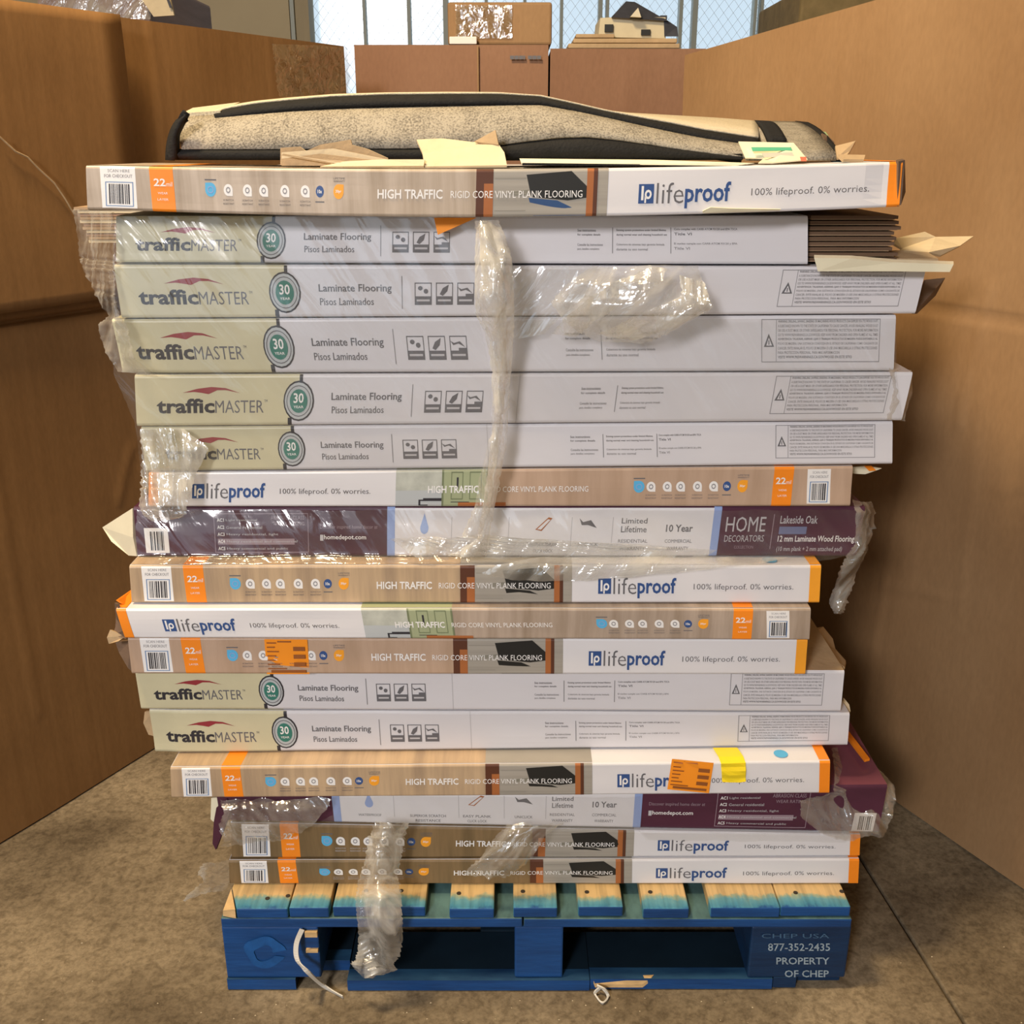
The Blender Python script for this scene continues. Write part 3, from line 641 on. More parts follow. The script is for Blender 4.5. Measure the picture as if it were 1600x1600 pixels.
# bottom seam of the lowest carton is the deck
for i, (ty, xTL, xTR, xBR, xBL, yl, yr, Y, lab) in enumerate(SP):
    if i == 0: zt = sag(ztop1, .006); zb = sag(zbot1, .010)
    else:
        zt = (lambda X, z=zc: z - .001) if i == 1 else prev
        zb = seam(yl, yr, xBL, xBR, Y)
        if i == 16: zb = lambda X: zd + .001
    e = [0.0012]
    prev = (lambda X, f=zb: f(X) - .0024)
    # own top pixel heights only matter for the X conversion
    X0_ = PY(xTL, (SP[i-1][5] if i else 259), Y).x
    ytL = SP[i-1][5] if i else 259; ytR = SP[i-1][6] if i else 252
    if i == 1: ytL = ytR = 338
    dent = []
    if i == 0: dent = [(.985, .2, .03, .003)]
    if i == 3: dent = [(0, .8, .06, .004)]
    if i == 12: dent = [(0, .5, .04, .003)]
    faces.append(Face(xTL, xTR, xBR, xBL, zt, zb, Y, yl, yr, ytL, ytR, i, .0016 if ty != 'A' else .001, dent)); seams.append(zb)

DEP = .20
def carton_body(f, t, m, side=None, top=None, dep=DEP, nu=44):
    mb = MB(); side = side or m
    vs = [0, .03, .06, .2, .35, .5, .65, .8, .94, .97, 1]
    G = [[f.uv(u / nu, v) for u in range(nu + 1)] for v in vs]; mb.grid(G, m)
    def back(p, jit=0): return Vector((p.x, f.Y + dep, p.z))
    tf = G[0]; bf = G[-1]
    mids = [[Vector((p.x, lerp(p.y, f.Y + dep, .5), p.z)) for p in tf]]
    mb.grid([[back(p) for p in tf], mids[0], tf], top or m); mb.grid([bf, [back(p) for p in bf]], m)
    mb.grid([[back(p) for p in bf], [back(p) for p in tf]], m)
    L_ = [r[0] for r in G]; R_ = [r[-1] for r in G]
    mb.grid([L_, [back(p) for p in L_]], side); mb.grid([[back(p) for p in R_], R_], side)
    return mb.obj('carton_body', t)

def icon_badges(f, t, xs, cv, dark=False):
    """eight badges: blue drop, five white, one navy, one orange drop"""
    kinds = ['sky', 'w', 'w', 'w', 'w', 'w', 'navy', 'or']
    for x, k in zip(xs, kinds):
        mb = MB()
        if k == 'sky':
            f.ell(mb, x, cv, 8.5, .155, skyink, .0005); f.poly(mb, [(x - 8.5, cv), (x - 8.2, cv - .15), (x, cv - .155)], skyink, .0005); f.ring(mb, x, cv, 5, .08, 1.2, .02, paleblue, .0007, 12)
            f.quad(mb, x - 9, x + 9, cv - .23, cv - .2, greyink, .0004)
        elif k == 'w':
            f.ell(mb, x, cv, 7, .13, whiteink, .0005); f.poly(mb, [(x + 1, cv + .13), (x + 7, cv + .13), (x + 7, cv)], whiteink, .0005)
            f.ring(mb, x, cv, 3.6, .07, 1.3, .03, midgrey, .0007, 8)
            f.text(mb, 'SCRATCH', x - 8, x + 8, cv + .2, cv + .24, greyink if not dark else lightink); f.text(mb, 'RESISTANT', x - 8, x + 9, cv + .28, cv + .32, greyink if not dark else lightink)
        elif k == 'navy':
            f.ell(mb, x, cv, 6.3, .125, blueink, .0005); f.text(mb, '10x', x - 3.5, x + 3.5, cv - .04, cv + .04, whiteink, .02, .0007)
            f.quad(mb, x - 7, x + 7, cv + .21, cv + .235, greyink, .0004)
        else:
            f.ell(mb, x, cv, 8, .16, amber, .0005); f.poly(mb, [(x, cv - .16), (x + 8, cv - .15), (x + 8, cv)], amber, .0005); f.text(mb, '30yr', x - 4.5, x + 4.5, cv - .04, cv + .04, whiteink, .02, .0007)
            f.text(mb, 'LIFETIME', x - 8, x + 10, cv - .30, cv - .26, greyink); f.text(mb, 'WARRANTY', x - 8, x + 10, cv - .24, cv - .2, greyink)
        mb.obj('badge', t)
def barcode(f, t, x0, x1, v0, v1, sl=2, head=True):
    mb = MB(); f.quad(mb, x0, x1, v0, v1, whiteink, .0004, x0b=x0 + sl, x1b=x1 + sl); wv = v1 - v0; H = x1 - x0
    if head:
        f.text(mb, 'SCAN HERE', x0 + H * .22, x1 - H * .15, v0 + .06 * wv, v0 + .13 * wv, midgrey); f.text(mb, 'FOR CHECKOUT', x0 + H * .12, x1 - H * .08, v0 + .18 * wv, v0 + .26 * wv, midgrey, .01)
        a = v0 + .36 * wv; f.frame(mb, x0 + H * .14, x1 - H * .06, a, v1 - .04 * wv, 1.6, .02, mat('label_blue', (.16, .26, .45), .5))
    else: a = v0 + .04 * wv
    x = x0 + H * .24; rnd = random.Random(int(x0))
    while x < x1 - H * .14:
        w_ = rnd.choice((.9, 1.4, 2.2)); f.quad(mb, x, x + w_, a + .05, v1 - .1 * wv, ink, .0006); x += w_ + rnd.choice((.9, 1.3, 1.9))
    mb.obj('barcode_label', t)
def orange_band(f, t, x0, x1, txt=True, topz=True, sl=4):
    mb = MB(); f.quad(mb, x0, x1, 0, 1, orange, .0005, x0b=x0 + sl, x1b=x1 + sl)
    H = x1 - x0; c = (x0 + x1) / 2 + sl / 2; tm = mb; mb = MB()
    f.text(mb, '22', c - H * .36, c + H * .14, .26, .43, whiteink, .02, .0008); f.text(mb, 'mil', c + H * .17, c + H * .42, .33, .43, whiteink, 0, .0008)
    f.text(mb, 'WEAR', c - H * .2, c + H * .22, .56, .61, whiteink, 0, .0008); f.text(mb, 'LAYER', c - H * .22, c + H * .24, .70, .75, whiteink, 0, .0008)
    lt = mb; mb = tm
    p = [f.p(x0, 0, .0005), f.p(x1, 0, .0005)]
    b_ = [Vector((p[1].x, f.Y + DEP * .98, p[1].z + .0009)), Vector((p[0].x, f.Y + DEP * .98, p[0].z + .0009))]
    sh = Vector((.012, 0, 0)); p2 = [q + Vector((0, .001, .0009)) for q in p]
    mb.add([p2[0], p2[1], b_[0] + sh, b_[1] + sh], [(0, 1, 2, 3)], orange); ob = mb.obj('orange_band', t); lt.obj('wear_lettering', ob)
def logo(f, t, x0, x1):
    H = x1 - x0; mb = MB(); xa = x0 + H * .165
    f.quad(mb, x0, xa, .34, .75, blueink, .0005)
    f.quad(mb, x0 + H * .03, x0 + H * .055, .38, .68, whiteink, .0007); f.ring(mb, x0 + H * .105, .56, H * .038, .10, H * .02, .05, whiteink, .0007, 12); f.quad(mb, x0 + H * .067, x0 + H * .085, .56, .74, whiteink, .0007)
    f.text(mb, 'life', xa + H * .03, xa + H * .235 + H * .09, .32, .76, greyink, -.008); f.text(mb, 'proof', xa + H * .34, x1, .32, .87, blueink, .022)
    mb.obj('logo_lettering', t)
def slogan(f, t, x0, x1):
    mb = MB(); f.text(mb, '100% lifeproof. 0% worries.', x0, x1, .48, .68, greyink, -.004); mb.obj('slogan_lettering', t)
def hightraffic(f, t, x0, x1, x2, x3):
    mb = MB(); f.text(mb, 'HIGH TRAFFIC', x0, x1, .42, .62, whiteink, .02, .0009); f.text(mb, 'RIGID CORE VINYL PLANK FLOORING', x2, x3, .45, .60, whiteink, .0, .0009); mb.obj('headline_lettering', t)
def top_panel(f, mb, xa, xb, m, k=0):
    n = max(1, int((xb - xa) / 30)); r0 = []; r1 = []
    for i in range(n + 1):
        p = f.p(lerp(xa, xb, i / n), 0); r0.append(p + Vector((0, .001, .0006 + .0001 * k))); r1.append(Vector((p.x, f.Y + DEP * .98, p.z + .0006 + .0001 * k)))
    mb.grid([r1, r0], m)
def lifeproof_A(f, t, wood, orng=orange, blue_floor=False, dark=False):
    x0, x1 = f.xl, f.xr; X = lambda u: x0 + u * (x1 - x0)
    mb = MB(); f.quad(mb, x0, X(.478), 0, 1, wood, .0003); top_panel(f, mb, x0 + 1, X(.478), wood); mb.obj('oak_print_panel', t)
    mb = MB(); a, b = X(.478), X(.64)
    f.quad(mb, a, b, 0, 1, floorpic, .0003); top_panel(f, mb, a, b, floorpic)
    w_ = b - a
    f.quad(mb, a, a + w_ * .13, 0, 1, darkbrown, .0005); f.quad(mb, a + w_ * .06, a + w_ * .13, .3, 1, rust, .0006)
    f.poly(mb, [(a + w_ * .38, .12), (a + w_ * .72, .05), (a + w_ * .86, .42), (a + w_ * .86, .6), (a + w_ * .70, .66), (a + w_ * .42, .58)], splash, .0006)
    f.poly(mb, [(a + w_ * .40, .6), (a + w_ * .62, .66), (a + w_ * .86, .98), (a + w_ * .44, .98)], denim if blue_floor else splash, .0006)
    for q in (.18, .5, .86): f.quad(mb, a + w_ * .14, a + w_ * .38, q, q + .02, mat('floor_joint_print', (.28, .26, .22), .5), .0005)
    f.poly(mb, [(a + w_ * .24, .48), (a + w_ * .4, .43), (a + w_ * .40, .54), (a + w_ * .30, .55)], mat('shadow_grey_print', (.22, .21, .17), .5), .0005)
    f.quad(mb, a + w_ * .84, a + w_ * .92, 0, 1, rust, .0007); f.quad(mb, a + w_ * .89, a + w_ * .92, 0, 1, darkbrown, .0008)
    mb.obj('room_picture', t)
    mb = MB(); f.quad(mb, x1 - (x1 - x0) * .016, x1 - .2, 0, 1, orng, .0005); top_panel(f, mb, x1 - (x1 - x0) * .016, x1 - .5, orng, 1)
    p = [f.uv(1, 0), f.uv(1, 1)]; mb.add([p[0] + Vector((.0006, 0, 0)), p[1] + Vector((.0006, 0, 0)), Vector((p[1].x + .0006, f.Y + .05, p[1].z)), Vector((p[0].x + .0006, f.Y + .05, p[0].z))], [(0, 1, 2, 3)], orng)
    mb.obj('orange_end', t)
    barcode(f, t, X(.017), X(.060), .02, .95); orange_band(f, t, X(.077), X(.106))
    icon_badges(f, t, [X(v) for v in (.152, .1735, .197, .217, .243, .268, .286, .309)], .48, dark)
    hightraffic(f, t, X(.357), X(.437), X(.447), X(.609)); logo(f, t, X(.678), X(.791)); slogan(f, t, X(.8165), X(.961))
    mb = MB(); p = f.p(X(.93), 0); n = 14
    mb.add([(p.x + .010 * math.cos(k * 2 * math.pi / n), f.Y + .018 + .010 * math.sin(k * 2 * math.pi / n), p.z + .0012) for k in range(n)], [tuple(range(n))], skyink); mb.obj('blue_dot', t)
def lifeproof_B(f, t, wood, orng=orange, endw=.014):
    x0, x1 = f.xl, f.xr; X = lambda u: x0 + u * (x1 - x0)
    mb = MB(); f.quad(mb, X(.483), x1, 0, 1, wood, .0003); top_panel(f, mb, X(.483), x1, wood); mb.obj('oak_print_panel', t)
    mb = MB(); a, b = X(.352), X(.483); w_ = b - a
    f.quad(mb, a, b, 0, 1, marble, .0003); top_panel(f, mb, a, b, sage); f.quad(mb, a, a + w_ * .53, .55, 1, steelgrey, .0004); f.quad(mb, a + w_ * .5, b, 0, 1, sage, .0005)
    f.quad(mb, a + w_ * .5, a + w_ * .52, 0, 1, sagedark, .0007); f.quad(mb, b - w_ * .02, b, 0, 1, sagedark, .0007)
    for q in (.60, .80): f.frame(mb, a + w_ * q, a + w_ * (q + .13), .05, .80, 1.2, .03, sagedark, .0007)
    f.quad(mb, a + w_ * .66, a + w_ * .68, .2, .5, ink, .0008); f.quad(mb, a + w_ * .6, a + w_ * .8, .86, .88, ink, .0008); f.quad(mb, a + w_ * .68, a + w_ * 1.2, .88, 1, rust, .0008)
    f.quad(mb, a + w_ * .30, a + w_ * .50, .76, .84, ink, .0008); f.quad(mb, a + w_ * .25, a + w_ * .44, .8, .84, ink, .0008); f.quad(mb, a + w_ * .25, a + w_ * .27, .8, .97, ink, .0008); f.quad(mb, a + w_ * .25, a + w_ * .35, .94, .97, ink, .0008)
    mb.obj('kitchen_picture', t)
    mb = MB(); f.quad(mb, x0 + .2, X(endw), 0, 1, orng, .0005); top_panel(f, mb, x0, X(endw), orng, 1); mb.obj('orange_end', t)
    barcode(f, t, X(.936), X(.969), .06, .93); orange_band(f, t, X(.889), X(.917), sl=-2)
    icon_badges(f, t, [X(v) for v in (.698, .715, .738, .757, .781, .804, .823, .845)], .48)
    hightraffic(f, t, X(.398), X(.470), X(.480), X(.626)); logo(f, t, X(.062), X(.166)); slogan(f, t, X(.187), X(.316))
WARN = ['WARNING: DRILLING, SAWING, SANDING OR MACHINING WOOD PRODUCTS CAN EXPOSE YOU TO WOOD DUST,',
 'A SUBSTANCE KNOWN TO THE STATE OF CALIFORNIA TO CAUSE CANCER. AVOID INHALING WOOD DUST',
 'OR USE A DUST MASK OR OTHER SAFEGUARDS FOR PERSONAL PROTECTION. FOR MORE INFORMATION',
 'GO TO WWW.P65WARNINGS.CA.GOV/WOOD. KEEP AWAY FROM CHILDREN AND OPEN FLAMES AT ALL TIMES',
 'ADVERTENCIA: TALADRAR, ASERRAR, LIJAR O TRABAJAR PRODUCTOS DE MADERA PUEDE EXPONERLO AL',
 'POLVO DE MADERA, UNA SUSTANCIA CONOCIDA EN EL ESTADO DE CALIFORNIA COMO CAUSANTE DE',
 'CANCER. EVITE INHALAR EL POLVO DE MADERA O USE UNA MASCARILLA U OTRAS PROTECCIONES',
 'PARA PROTECCION PERSONAL. PARA MAS INFORMACION', 'VISITE WWW.P65WARNINGS.CA.GOV/WOOD EN ESTE SITIO']
def laminate(f, t, lg, cx, lam, ic, c1, d1, c2, d2, c3, warn, pale=False):
    x0, x1 = f.xl, f.xr; k1 = greyink; s = (lg[1] - lg[0]) / 172.0
    mb = MB(); f.quad(mb, x0 + .1, cx + 5, 0, 1, cream, .0003, x1b=cx - 16 * s); top_panel(f, mb, x0 + 1, cx, cream); mb.obj('cream_panel', t)
    mb = MB(); w = lg[1] - lg[0]; xm = lg[0] + w * .525
    f.text(mb, 'traffic', lg[0], xm, .46, .75, ink, .03); f.text(mb, 'MASTER', xm + 1, lg[1] - 5 * s, .50, .75, greyink, -.002); f.text(mb, 'TM', lg[1] - 4 * s, lg[1] + 1, .49, .54, greyink)
    a = lg[0] + w * .24; b = lg[0] + w * .76
    f.poly(mb, [(a, .345), (lerp(a, b, .25), .27), (lerp(a, b, .5), .235), (lerp(a, b, .75), .26), (b, .36), (lerp(a, b, .75), .30), (lerp(a, b, .6), .30), (lerp(a, b, .45), .375), (lerp(a, b, .33), .35), (lerp(a, b, .2), .33)], redink, .0006)
    mb.obj('logo_lettering', t)
    mb = MB(); xs0 = cx + 342 * s; f.quad(mb, xs0, xs0 + 1, 0, 1, lightink, .0004); mb.obj('carton_seam', t)
    mb = MB(); rx = 24 * s; f.quad(mb, cx - 17 * s, cx - 11 * s, .85, .995, ink, .0005); f.quad(mb, cx + 1, cx + 6, .005, .15, ink, .0005)
    f.ell(mb, cx, .52, rx, .40, ink, .0006); f.ell(mb, cx, .52, rx - 2.2, .365, steelgrey, .0008); f.ring(mb, cx, .52, rx * .8, .31, 1.2, .018, greyink, .001)
    f.ell(mb, cx, .52, rx * .58, .235, greenink, .0012); f.text(mb, '30', cx - rx * .33, cx + rx * .33, .36, .56, whiteink, .02, .0015); f.text(mb, 'YEAR', cx - rx * .33, cx + rx * .33, .61, .66, whiteink, .01, .0015)
    mb.obj('warranty_seal', t)
    mb = MB(); f.text(mb, 'Laminate Flooring', lam[0], lam[1], .36, .55, k1, .012); f.text(mb, 'Pisos Laminados', lam[0] + 1, lerp(lam[0], lam[1], .75), .63, .77, greyink, .004)
    xd = lam[1] + (ic[0] - lam[1]) * .45; f.quad(mb, xd - .6, xd + .6, .2, .85, midgrey, .0005); mb.obj('product_lettering', t)
    wi = (ic[1] - ic[0]) * .285; gp = (ic[1] - ic[0]) * .0725
    for k in range(3):
        mb = MB(); a = ic[0] + k * (wi + gp); b = a + wi
        f.frame(mb, a, b, .33, .77, 1.2, .02, k1, .0005); f.quad(mb, a + 1, b - 1, .60, .76, k1, .0005); f.quad(mb, a + 3, b - 3, .66, .70, lightink, .0007)
        if k == 0: f.ell(mb, a + wi * .33, .44, wi * .14, .045, k1, .0006, 8); f.ell(mb, a + wi * .66, .50, wi * .14, .05, k1, .0006, 8)
        elif k == 1: f.poly(mb, [(a + wi * .22, .56), (a + wi * .4, .44), (a + wi * .75, .37), (a + wi * .66, .50), (a + wi * .4, .59)], k1, .0006)
        else:
            f.poly(mb, [(a + 1, .42), (a + wi * .25, .46), (a + wi * .6, .43), (a + wi * .9, .54), (a + wi * .5, .47), (a + wi * .2, .50)], k1, .0006)
            f.quad(mb, a + wi * .5, b - 1, .55, .6, k1, .0006)
        mb.obj('pictogram', t)
    mb = MB(); ci = lightink if pale else k1
    def two(x, v, s1, s2, wd, m):
        f.text(mb, s1, x[0], x[0] + (x[1] - x[0]) * wd[0], v, v + .055, m, .01); f.text(mb, s2, x[0], x[0] + (x[1] - x[0]) * wd[1], v + .095, v + .15, m, .01)
    if c1: two(c1, .27, 'See instructions', 'for complete details', (.72, .9), ci); two(c1, .57, 'Consulte las instrucciones', 'para detalles completos', (1, .86), midgrey if not pale else lightink)
    if d1: f.quad(mb, d1 - .6, d1 + .6, .24, .78, midgrey, .0005)
    if c2: two(c2, .27, 'Existing system protections under limited lifetime', 'during normal wear and cleaning household use', (.98, 1), ci); two(c2, .57, 'Cobertura de sistemas bajo garantia limitada', 'durante su uso normal', (.95, .62), midgrey)
    if d2: f.quad(mb, d2 - .6, d2 + .6, .24, .78, midgrey, .0005)
    if c3: two(c3, .25, 'Core complies with CARB ATCM 93120 and EPA TSCA', 'Title VI', (1, .28), ci); two(c3, .55, 'El nucleo cumple con CARB ATCM 93120 y EPA', 'Title VI', (1, .25), midgrey)
    mb.obj('notes_lettering', t)
    if warn:
        a, b = warn; w = b - a; mb = MB(); v0, v1 = .06, .84
        f.frame(mb, a, b - w * .03, v0, v1, 1.0, .014, midgrey, .0005); xs_ = a + w * .12; f.quad(mb, xs_, xs_ + .8, v0, v1, midgrey, .0005)
        f.poly(mb, [(a + w * .02, .56), (a + w * .06, .32), (a + w * .105, .56)], greyink, .0006); f.poly(mb, [(a + w * .04, .535), (a + w * .061, .39), (a + w * .087, .535)], white, .0008); f.quad(mb, a + w * .057, a + w * .065, .44, .52, greyink, .001)
        dv = (v1 - v0 - .06) / 9
        for k, s_ in enumerate(WARN):
            e_ = {7: .62, 8: .74}.get(k, .985)
            f.text(mb, s_, xs_ + 3, lerp(xs_, b - w * .035, e_), v0 + .02 + k * dv, v0 + .02 + k * dv + dv * .62, midgrey if k % 4 else greyink, .01)
        mb.obj('warning_panel', t)
def plum(f, t, flip):
    x0, x1 = f.xl, f.xr
    dim = mat('faded_print', (.30, .22, .26), .5)
    if not flip:
        wa, wb = 605, 1124; lab = [(663, 'WATERPROOF', '', 22), (750, 'SUPERIOR SCRATCH', 'RESISTANCE', 24), (850, 'EASY PLANK-TO-PLANK', 'CLICK LOCK', 22), (918, 'UNICLICK', '', 18)]
        life, yr = (970, 1010), (1040, 1082); pa = (x0, wa); pb = (wb, x1)
    else:
        wa, wb = 520, 1002; lab = [(577, 'WATERPROOF', '', 18), (668, 'SUPERIOR SCRATCH', 'RESISTANCE', 28), (745, 'EASY PLANK', 'CLICK LOCK', 22), (818, 'UNICLICK', '', 14)]
        life, yr = (862, 895), (925, 963); pa = (x0, wa); pb = (wb, x1)
    mb = MB(); f.quad(mb, wa, wb, 0 if flip else .02, 1, white_lp, .0004); f.quad(mb, wa, wa + 12, 0, 1, paleblue, .0006); f.quad(mb, wb - 12, wb, 0, 1, paleblue, .0006); mb.obj('white_panel', t)
    mb = MB()
    for x, a, b, w in lab:
        f.text(mb, a, x - w, x + w, .72, .79, greyink, .005)
        if b: f.text(mb, b, x - w * .7, x + w * .7, .85, .92, greyink, .005)
        f.quad(mb, x + w + 20, x + w + 21, .2, .8, lightink, .0006)
    x = lab[0][0]; f.ell(mb, x, .42, 6.5, .12, paleblue, .0006); f.poly(mb, [(x - 6, .38), (x, .12), (x + 6, .38)], paleblue, .0006)
    x = lab[2][0]; f.poly(mb, [(x - 14, .45), (x + 6, .2), (x + 12, .22), (x - 4, .48)], rust, .0006); f.poly(mb, [(x - 11, .44), (x + 5, .24), (x + 9, .25), (x - 5, .45)], white_lp, .0008)
    x = lab[3][0]; f.poly(mb, [(x - 14, .22), (x - 8, .3), (x + 4, .26), (x + 14, .42), (x, .36), (x - 10, .36)], greyink, .0006)
    f.text(mb, 'Limited', life[0], life[1], .22, .33, greyink, .01); f.text(mb, 'Lifetime', life[0], life[1], .38, .51, greyink, .01)
    f.text(mb, 'RESIDENTIAL', life[0] - 3, life[1] + 3, .65, .72, greyink); f.text(mb, 'WARRANTY', life[0], life[1], .8, .87, greyink)
    f.text(mb, '10 Year', yr[0], yr[1], .35, .50, greyink, .02); f.text(mb, 'COMMERCIAL', yr[0], yr[1], .65, .72, greyink); f.text(mb, 'WARRANTY', yr[0] + 4, yr[1] - 4, .8, .87, greyink)
    mb.obj('feature_lettering', t)
    if not flip:
        mb = MB(); f.text(mb, 'HOME', 1133, 1195, .20, .50, lightink, .0); f.text(mb, 'DECORATORS', 1133, 1195, .57, .70, lightink, -.003); f.text(mb, 'COLLECTION', 1150, 1180, .78, .84, dim)
        f.quad(mb, 1206, 1207.2, .15, .85, dim, .0006); f.text(mb, 'Lakeside Oak', 1217, 1275, .18, .34, lightink, .01); f.quad(mb, 1217, 1260, .4, .55, mat('slate_blue_print', (.15, .17, .30), .5), .0006)
        f.text(mb, '12 mm Laminate Wood Flooring', 1217, 1337, .58, .74, whiteink, .012); f.text(mb, '(10 mm plank + 2 mm attached pad)', 1217, 1320, .80, .92, lightink, .004)
        mb.obj('title_lettering', t); barcode(f, t, 225, 262, .42, .93, 1, False)
        B = [(335, 482), (500, 590)]
    else:
        barcode(f, t, 1336, 1370, .58, .98, -1, False); B = [(1118, 1262), (1013, 1100)]
    (a, b), (c, d) = B; mb = MB(); f.frame(mb, a, b, .12, .92, 1, .015, dim, .0006)
    rows = [('AC1', 'Light residential', .33), ('AC2', 'General residential', .38), ('AC3', 'Heavy residential, light', .55), ('AC4', 'Heavy residential and commercial', .75), ('AC5', 'Heavy commercial and public', .65)]
    for k, (s1, s2, wd) in enumerate(rows):
        v = .22 + k * .145
        if k == 3: f.quad(mb, a + 5, a + (b - a) * .85, v - .02, v + .10, dim, .0006)
        f.text(mb, s1, a + 5, a + 16, v, v + .07, whiteink, .02, .0008); f.text(mb, s2, a + 19, a + 19 + (b - a) * wd, v + .01, v + .07, lightink, 0, .0008)
    f.text(mb, 'ABRASION CLASS', b - 58, b - 6, .17, .25, dim); f.text(mb, 'WEAR RATING', b - 52, b - 6, .30, .37, dim)
    f.text(mb, 'Discover inspired home decor at', c, d, .36, .46, dim, 0); f.text(mb, 'homedepot.com', c + 6, c + (d - c) * .8, .56, .68, whiteink, .01); f.quad(mb, c, c + 5, .56, .68, lightink, .0006)
    mb.obj('rating_lettering', t)

TMS = {1: ((212, 376), 424, (475, 580), (613, 703), (902, 942), 957, (963, 1042), 1048, (1053, 1152), None, False),
       2: ((215, 393), 445, (498, 612), (648, 741), (905, 945), None, None, None, None, (1218, 1415), True),
       3: ((210, 384), 436, (488, 600), (636, 730), (884, 927), 940, (947, 1028), None, None, (1190, 1380), False),
       4: ((245, 417), 467, (518, 628), (664, 755), (907, 949), 963, (970, 1036), None, None, (1207, 1392), False),
       5: ((257, 411), 456, (502, 600), (630, 714), (892, 935), 943, (948, 1022), 1027, (1030, 1096), (1212, 1372), False),
       11: ((240, 382), 424, (466, 560), (588, 665), (835, 873), 881, (887, 955), 960, (965, 1045), (1140, 1290), False),
       12: ((258, 404), 445, (488, 580), (610, 686), (852, 892), 900, (905, 972), 978, (983, 1062), (1153, 1300), False)}
BOX = []
for i, (ty, *_r) in enumerate(SP):
    f = faces[i]; lab = SP[i][-1]
    c = (f.uv(.5, 1)); t = thing('flooring_carton', lab, 'carton', (c.x, f.Y + .1, min(f.uv(0, 1).z, f.uv(1, 1).z)), GRP); BOX.append(t)
    if ty == 'T': carton_body(f, t, white, white, white if i != 11 else kraftin); laminate(f, t, *TMS[i])
    elif ty == 'H': carton_body(f, t, purple, purple, purple if i != 14 else mat('plum_top_print', (.20, .065, .095), .3, .6, .2, (10, 10, 10))); plum(f, t, i == 14)
    elif ty == 'A':
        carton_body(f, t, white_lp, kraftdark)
        lifeproof_A(f, t, {0: wood_pale, 8: wood_tan, 10: wood_pink, 13: wood_tan}.get(i, wood_brown), amber if i in (8, 10) else orange, i == 0, i > 14)
    else:
        carton_body(f, t, white_lp, kraftdark); lifeproof_B(f, t, wood_pink if i == 6 else wood_grey, orange, .014 if i == 9 else .014)

# stickers and yellow tape are stuck on cartons
def sticker_on(f, t, x0, x1, v0, v1, sl=(0, 0), bv=0):
    mb = MB(); P_ = lambda x, v, o: f.p(x, v + sl[1] * (x - x0) / (x1 - x0), o)
    def q(a, b, c, d, m, o): mb.add([P_(a + sl[0] * c, c, o), P_(b + sl[0] * c, c, o), P_(b + sl[0] * d, d, o), P_(a + sl[0] * d, d, o)], [(3, 2, 1, 0)], m)
    q(x0, x1, v0, v1, sticker, .0022); H = x1 - x0; V = v1 - v0; r = random.Random(4)
    for k in range(7):
        v = v0 + V * (.08 + .12 * k); q(x0 + H * .05, x0 + H * r.uniform(.2, .5), v, v + V * .035, stickerink, .0025)
    for v in (.2, .42, .64): q(x0 + H * .66, x0 + H * .93, v0 + V * v, v0 + V * (v + .12), stickerink, .0025)
    q(x0 + H * .12, x0 + H * .93, v0 + V * .86, v0 + V * .94, stickerink, .0025); q(x0 + H * .3, x0 + H * .62, v0 + V * .04, v0 + V * .08, stickerink, .0025)
    o = mb.obj('price_sticker', t, label='orange price sticker'); return o
sticker_on(faces[10], BOX[10], 415, 482, .03, 1.0); 
sticker_on(faces[13], BOX[13], 1050, 1115, -.12, .82, (-8, .13))
mb = MB(); f = faces[13]
rows = []
for k in range(9):
    v = k / 8
    if v < .35: pp = [Vector((f.p(x - 6 * (1 - v / .35), 0).x, f.Y + .032 * (1 - v / .35), f.p(x, 0).z + .003)) for x in (1127, 1140, 1153, 1166)]
    else: w = (v - .35) / .65; pp = [f.p(x + (3 if x == 1153 else 0) * w, w * .57 + (.03 if x in (1140, 1153) else 0) * w, .0022 + .001 * math.sin(k * 2 + x)) for x in (1127 + 2 * w, 1140, 1153, 1166)]
    rows.append(pp)
mb.grid(rows, yellow); mb.obj('yellow_tape', BOX[13], label='bright yellow tape folded over the top edge')
# small torn orange sticker tip hanging below the top carton
flap('sticker_tip', [(678, 340, .062), (745, 340, .062), (684, 367, .06)], .001, sticker, BOX[0], label='orange sticker tip hanging down')

# plank ends sticking out of carton 2, right
f2 = faces[1]; r_ = random.Random(3)
for k in range(9):
    t0, t1 = k / 9, (k + .72) / 9
    z1 = lerp(f2.zt(0), f2.zb(0), t0) - .0006; z0 = lerp(f2.zt(0), f2.zb(0), t1)
    xa = PY(1263.5, 370, .095).x; xb = PY(1405 + r_.uniform(-9, 5) - (12 if 4 < k < 7 else 0), 370, .095).x
    mb = MB(); mb.box((xa, .092 + r_.uniform(0, .003), z0), (xb, .265, z1), plank_m)
    mb.box((xa, .0935, z0 - .0008), (xb - .004, .262, z0), plank_edge); mb.obj('plank', BOX[1])
# torn boards and paper under them
flap('torn_flap', [(1272, 403, .055), (1330, 404, .05), (1400, 410, .05), (1490, 413, .05), (1484, 425, .05), (1395, 424, .05), (1278, 424, .055)], .004, paper_cream, BOX[2], kraftpale, label='cream torn carton flap')
flap('torn_flap', [(1400, 372, .20), (1445, 362, .24), (1462, 370, .24), (1521, 369, .24), (1500, 384, .2), (1470, 399, .17), (1452, 394, .15), (1438, 401, .14), (1392, 399, .14), (1410, 388, .2), (1396, 380, .2)], .003, kraftpale, BOX[2], label='pale jagged carton flap')
flap('torn_flap', [(1355, 394, .16), (1400, 391, .16), (1450, 394, .13), (1466, 404, .10), (1360, 404, .1)], .003, kraftin, BOX[2])
flap('carton_flap', [(1447, 437, .16), (1477, 434, .17), (1462, 462, .16), (1433, 490, .10), (1428, 490, .09)], .004, kraftdark, BOX[2], label='dark open end flap')
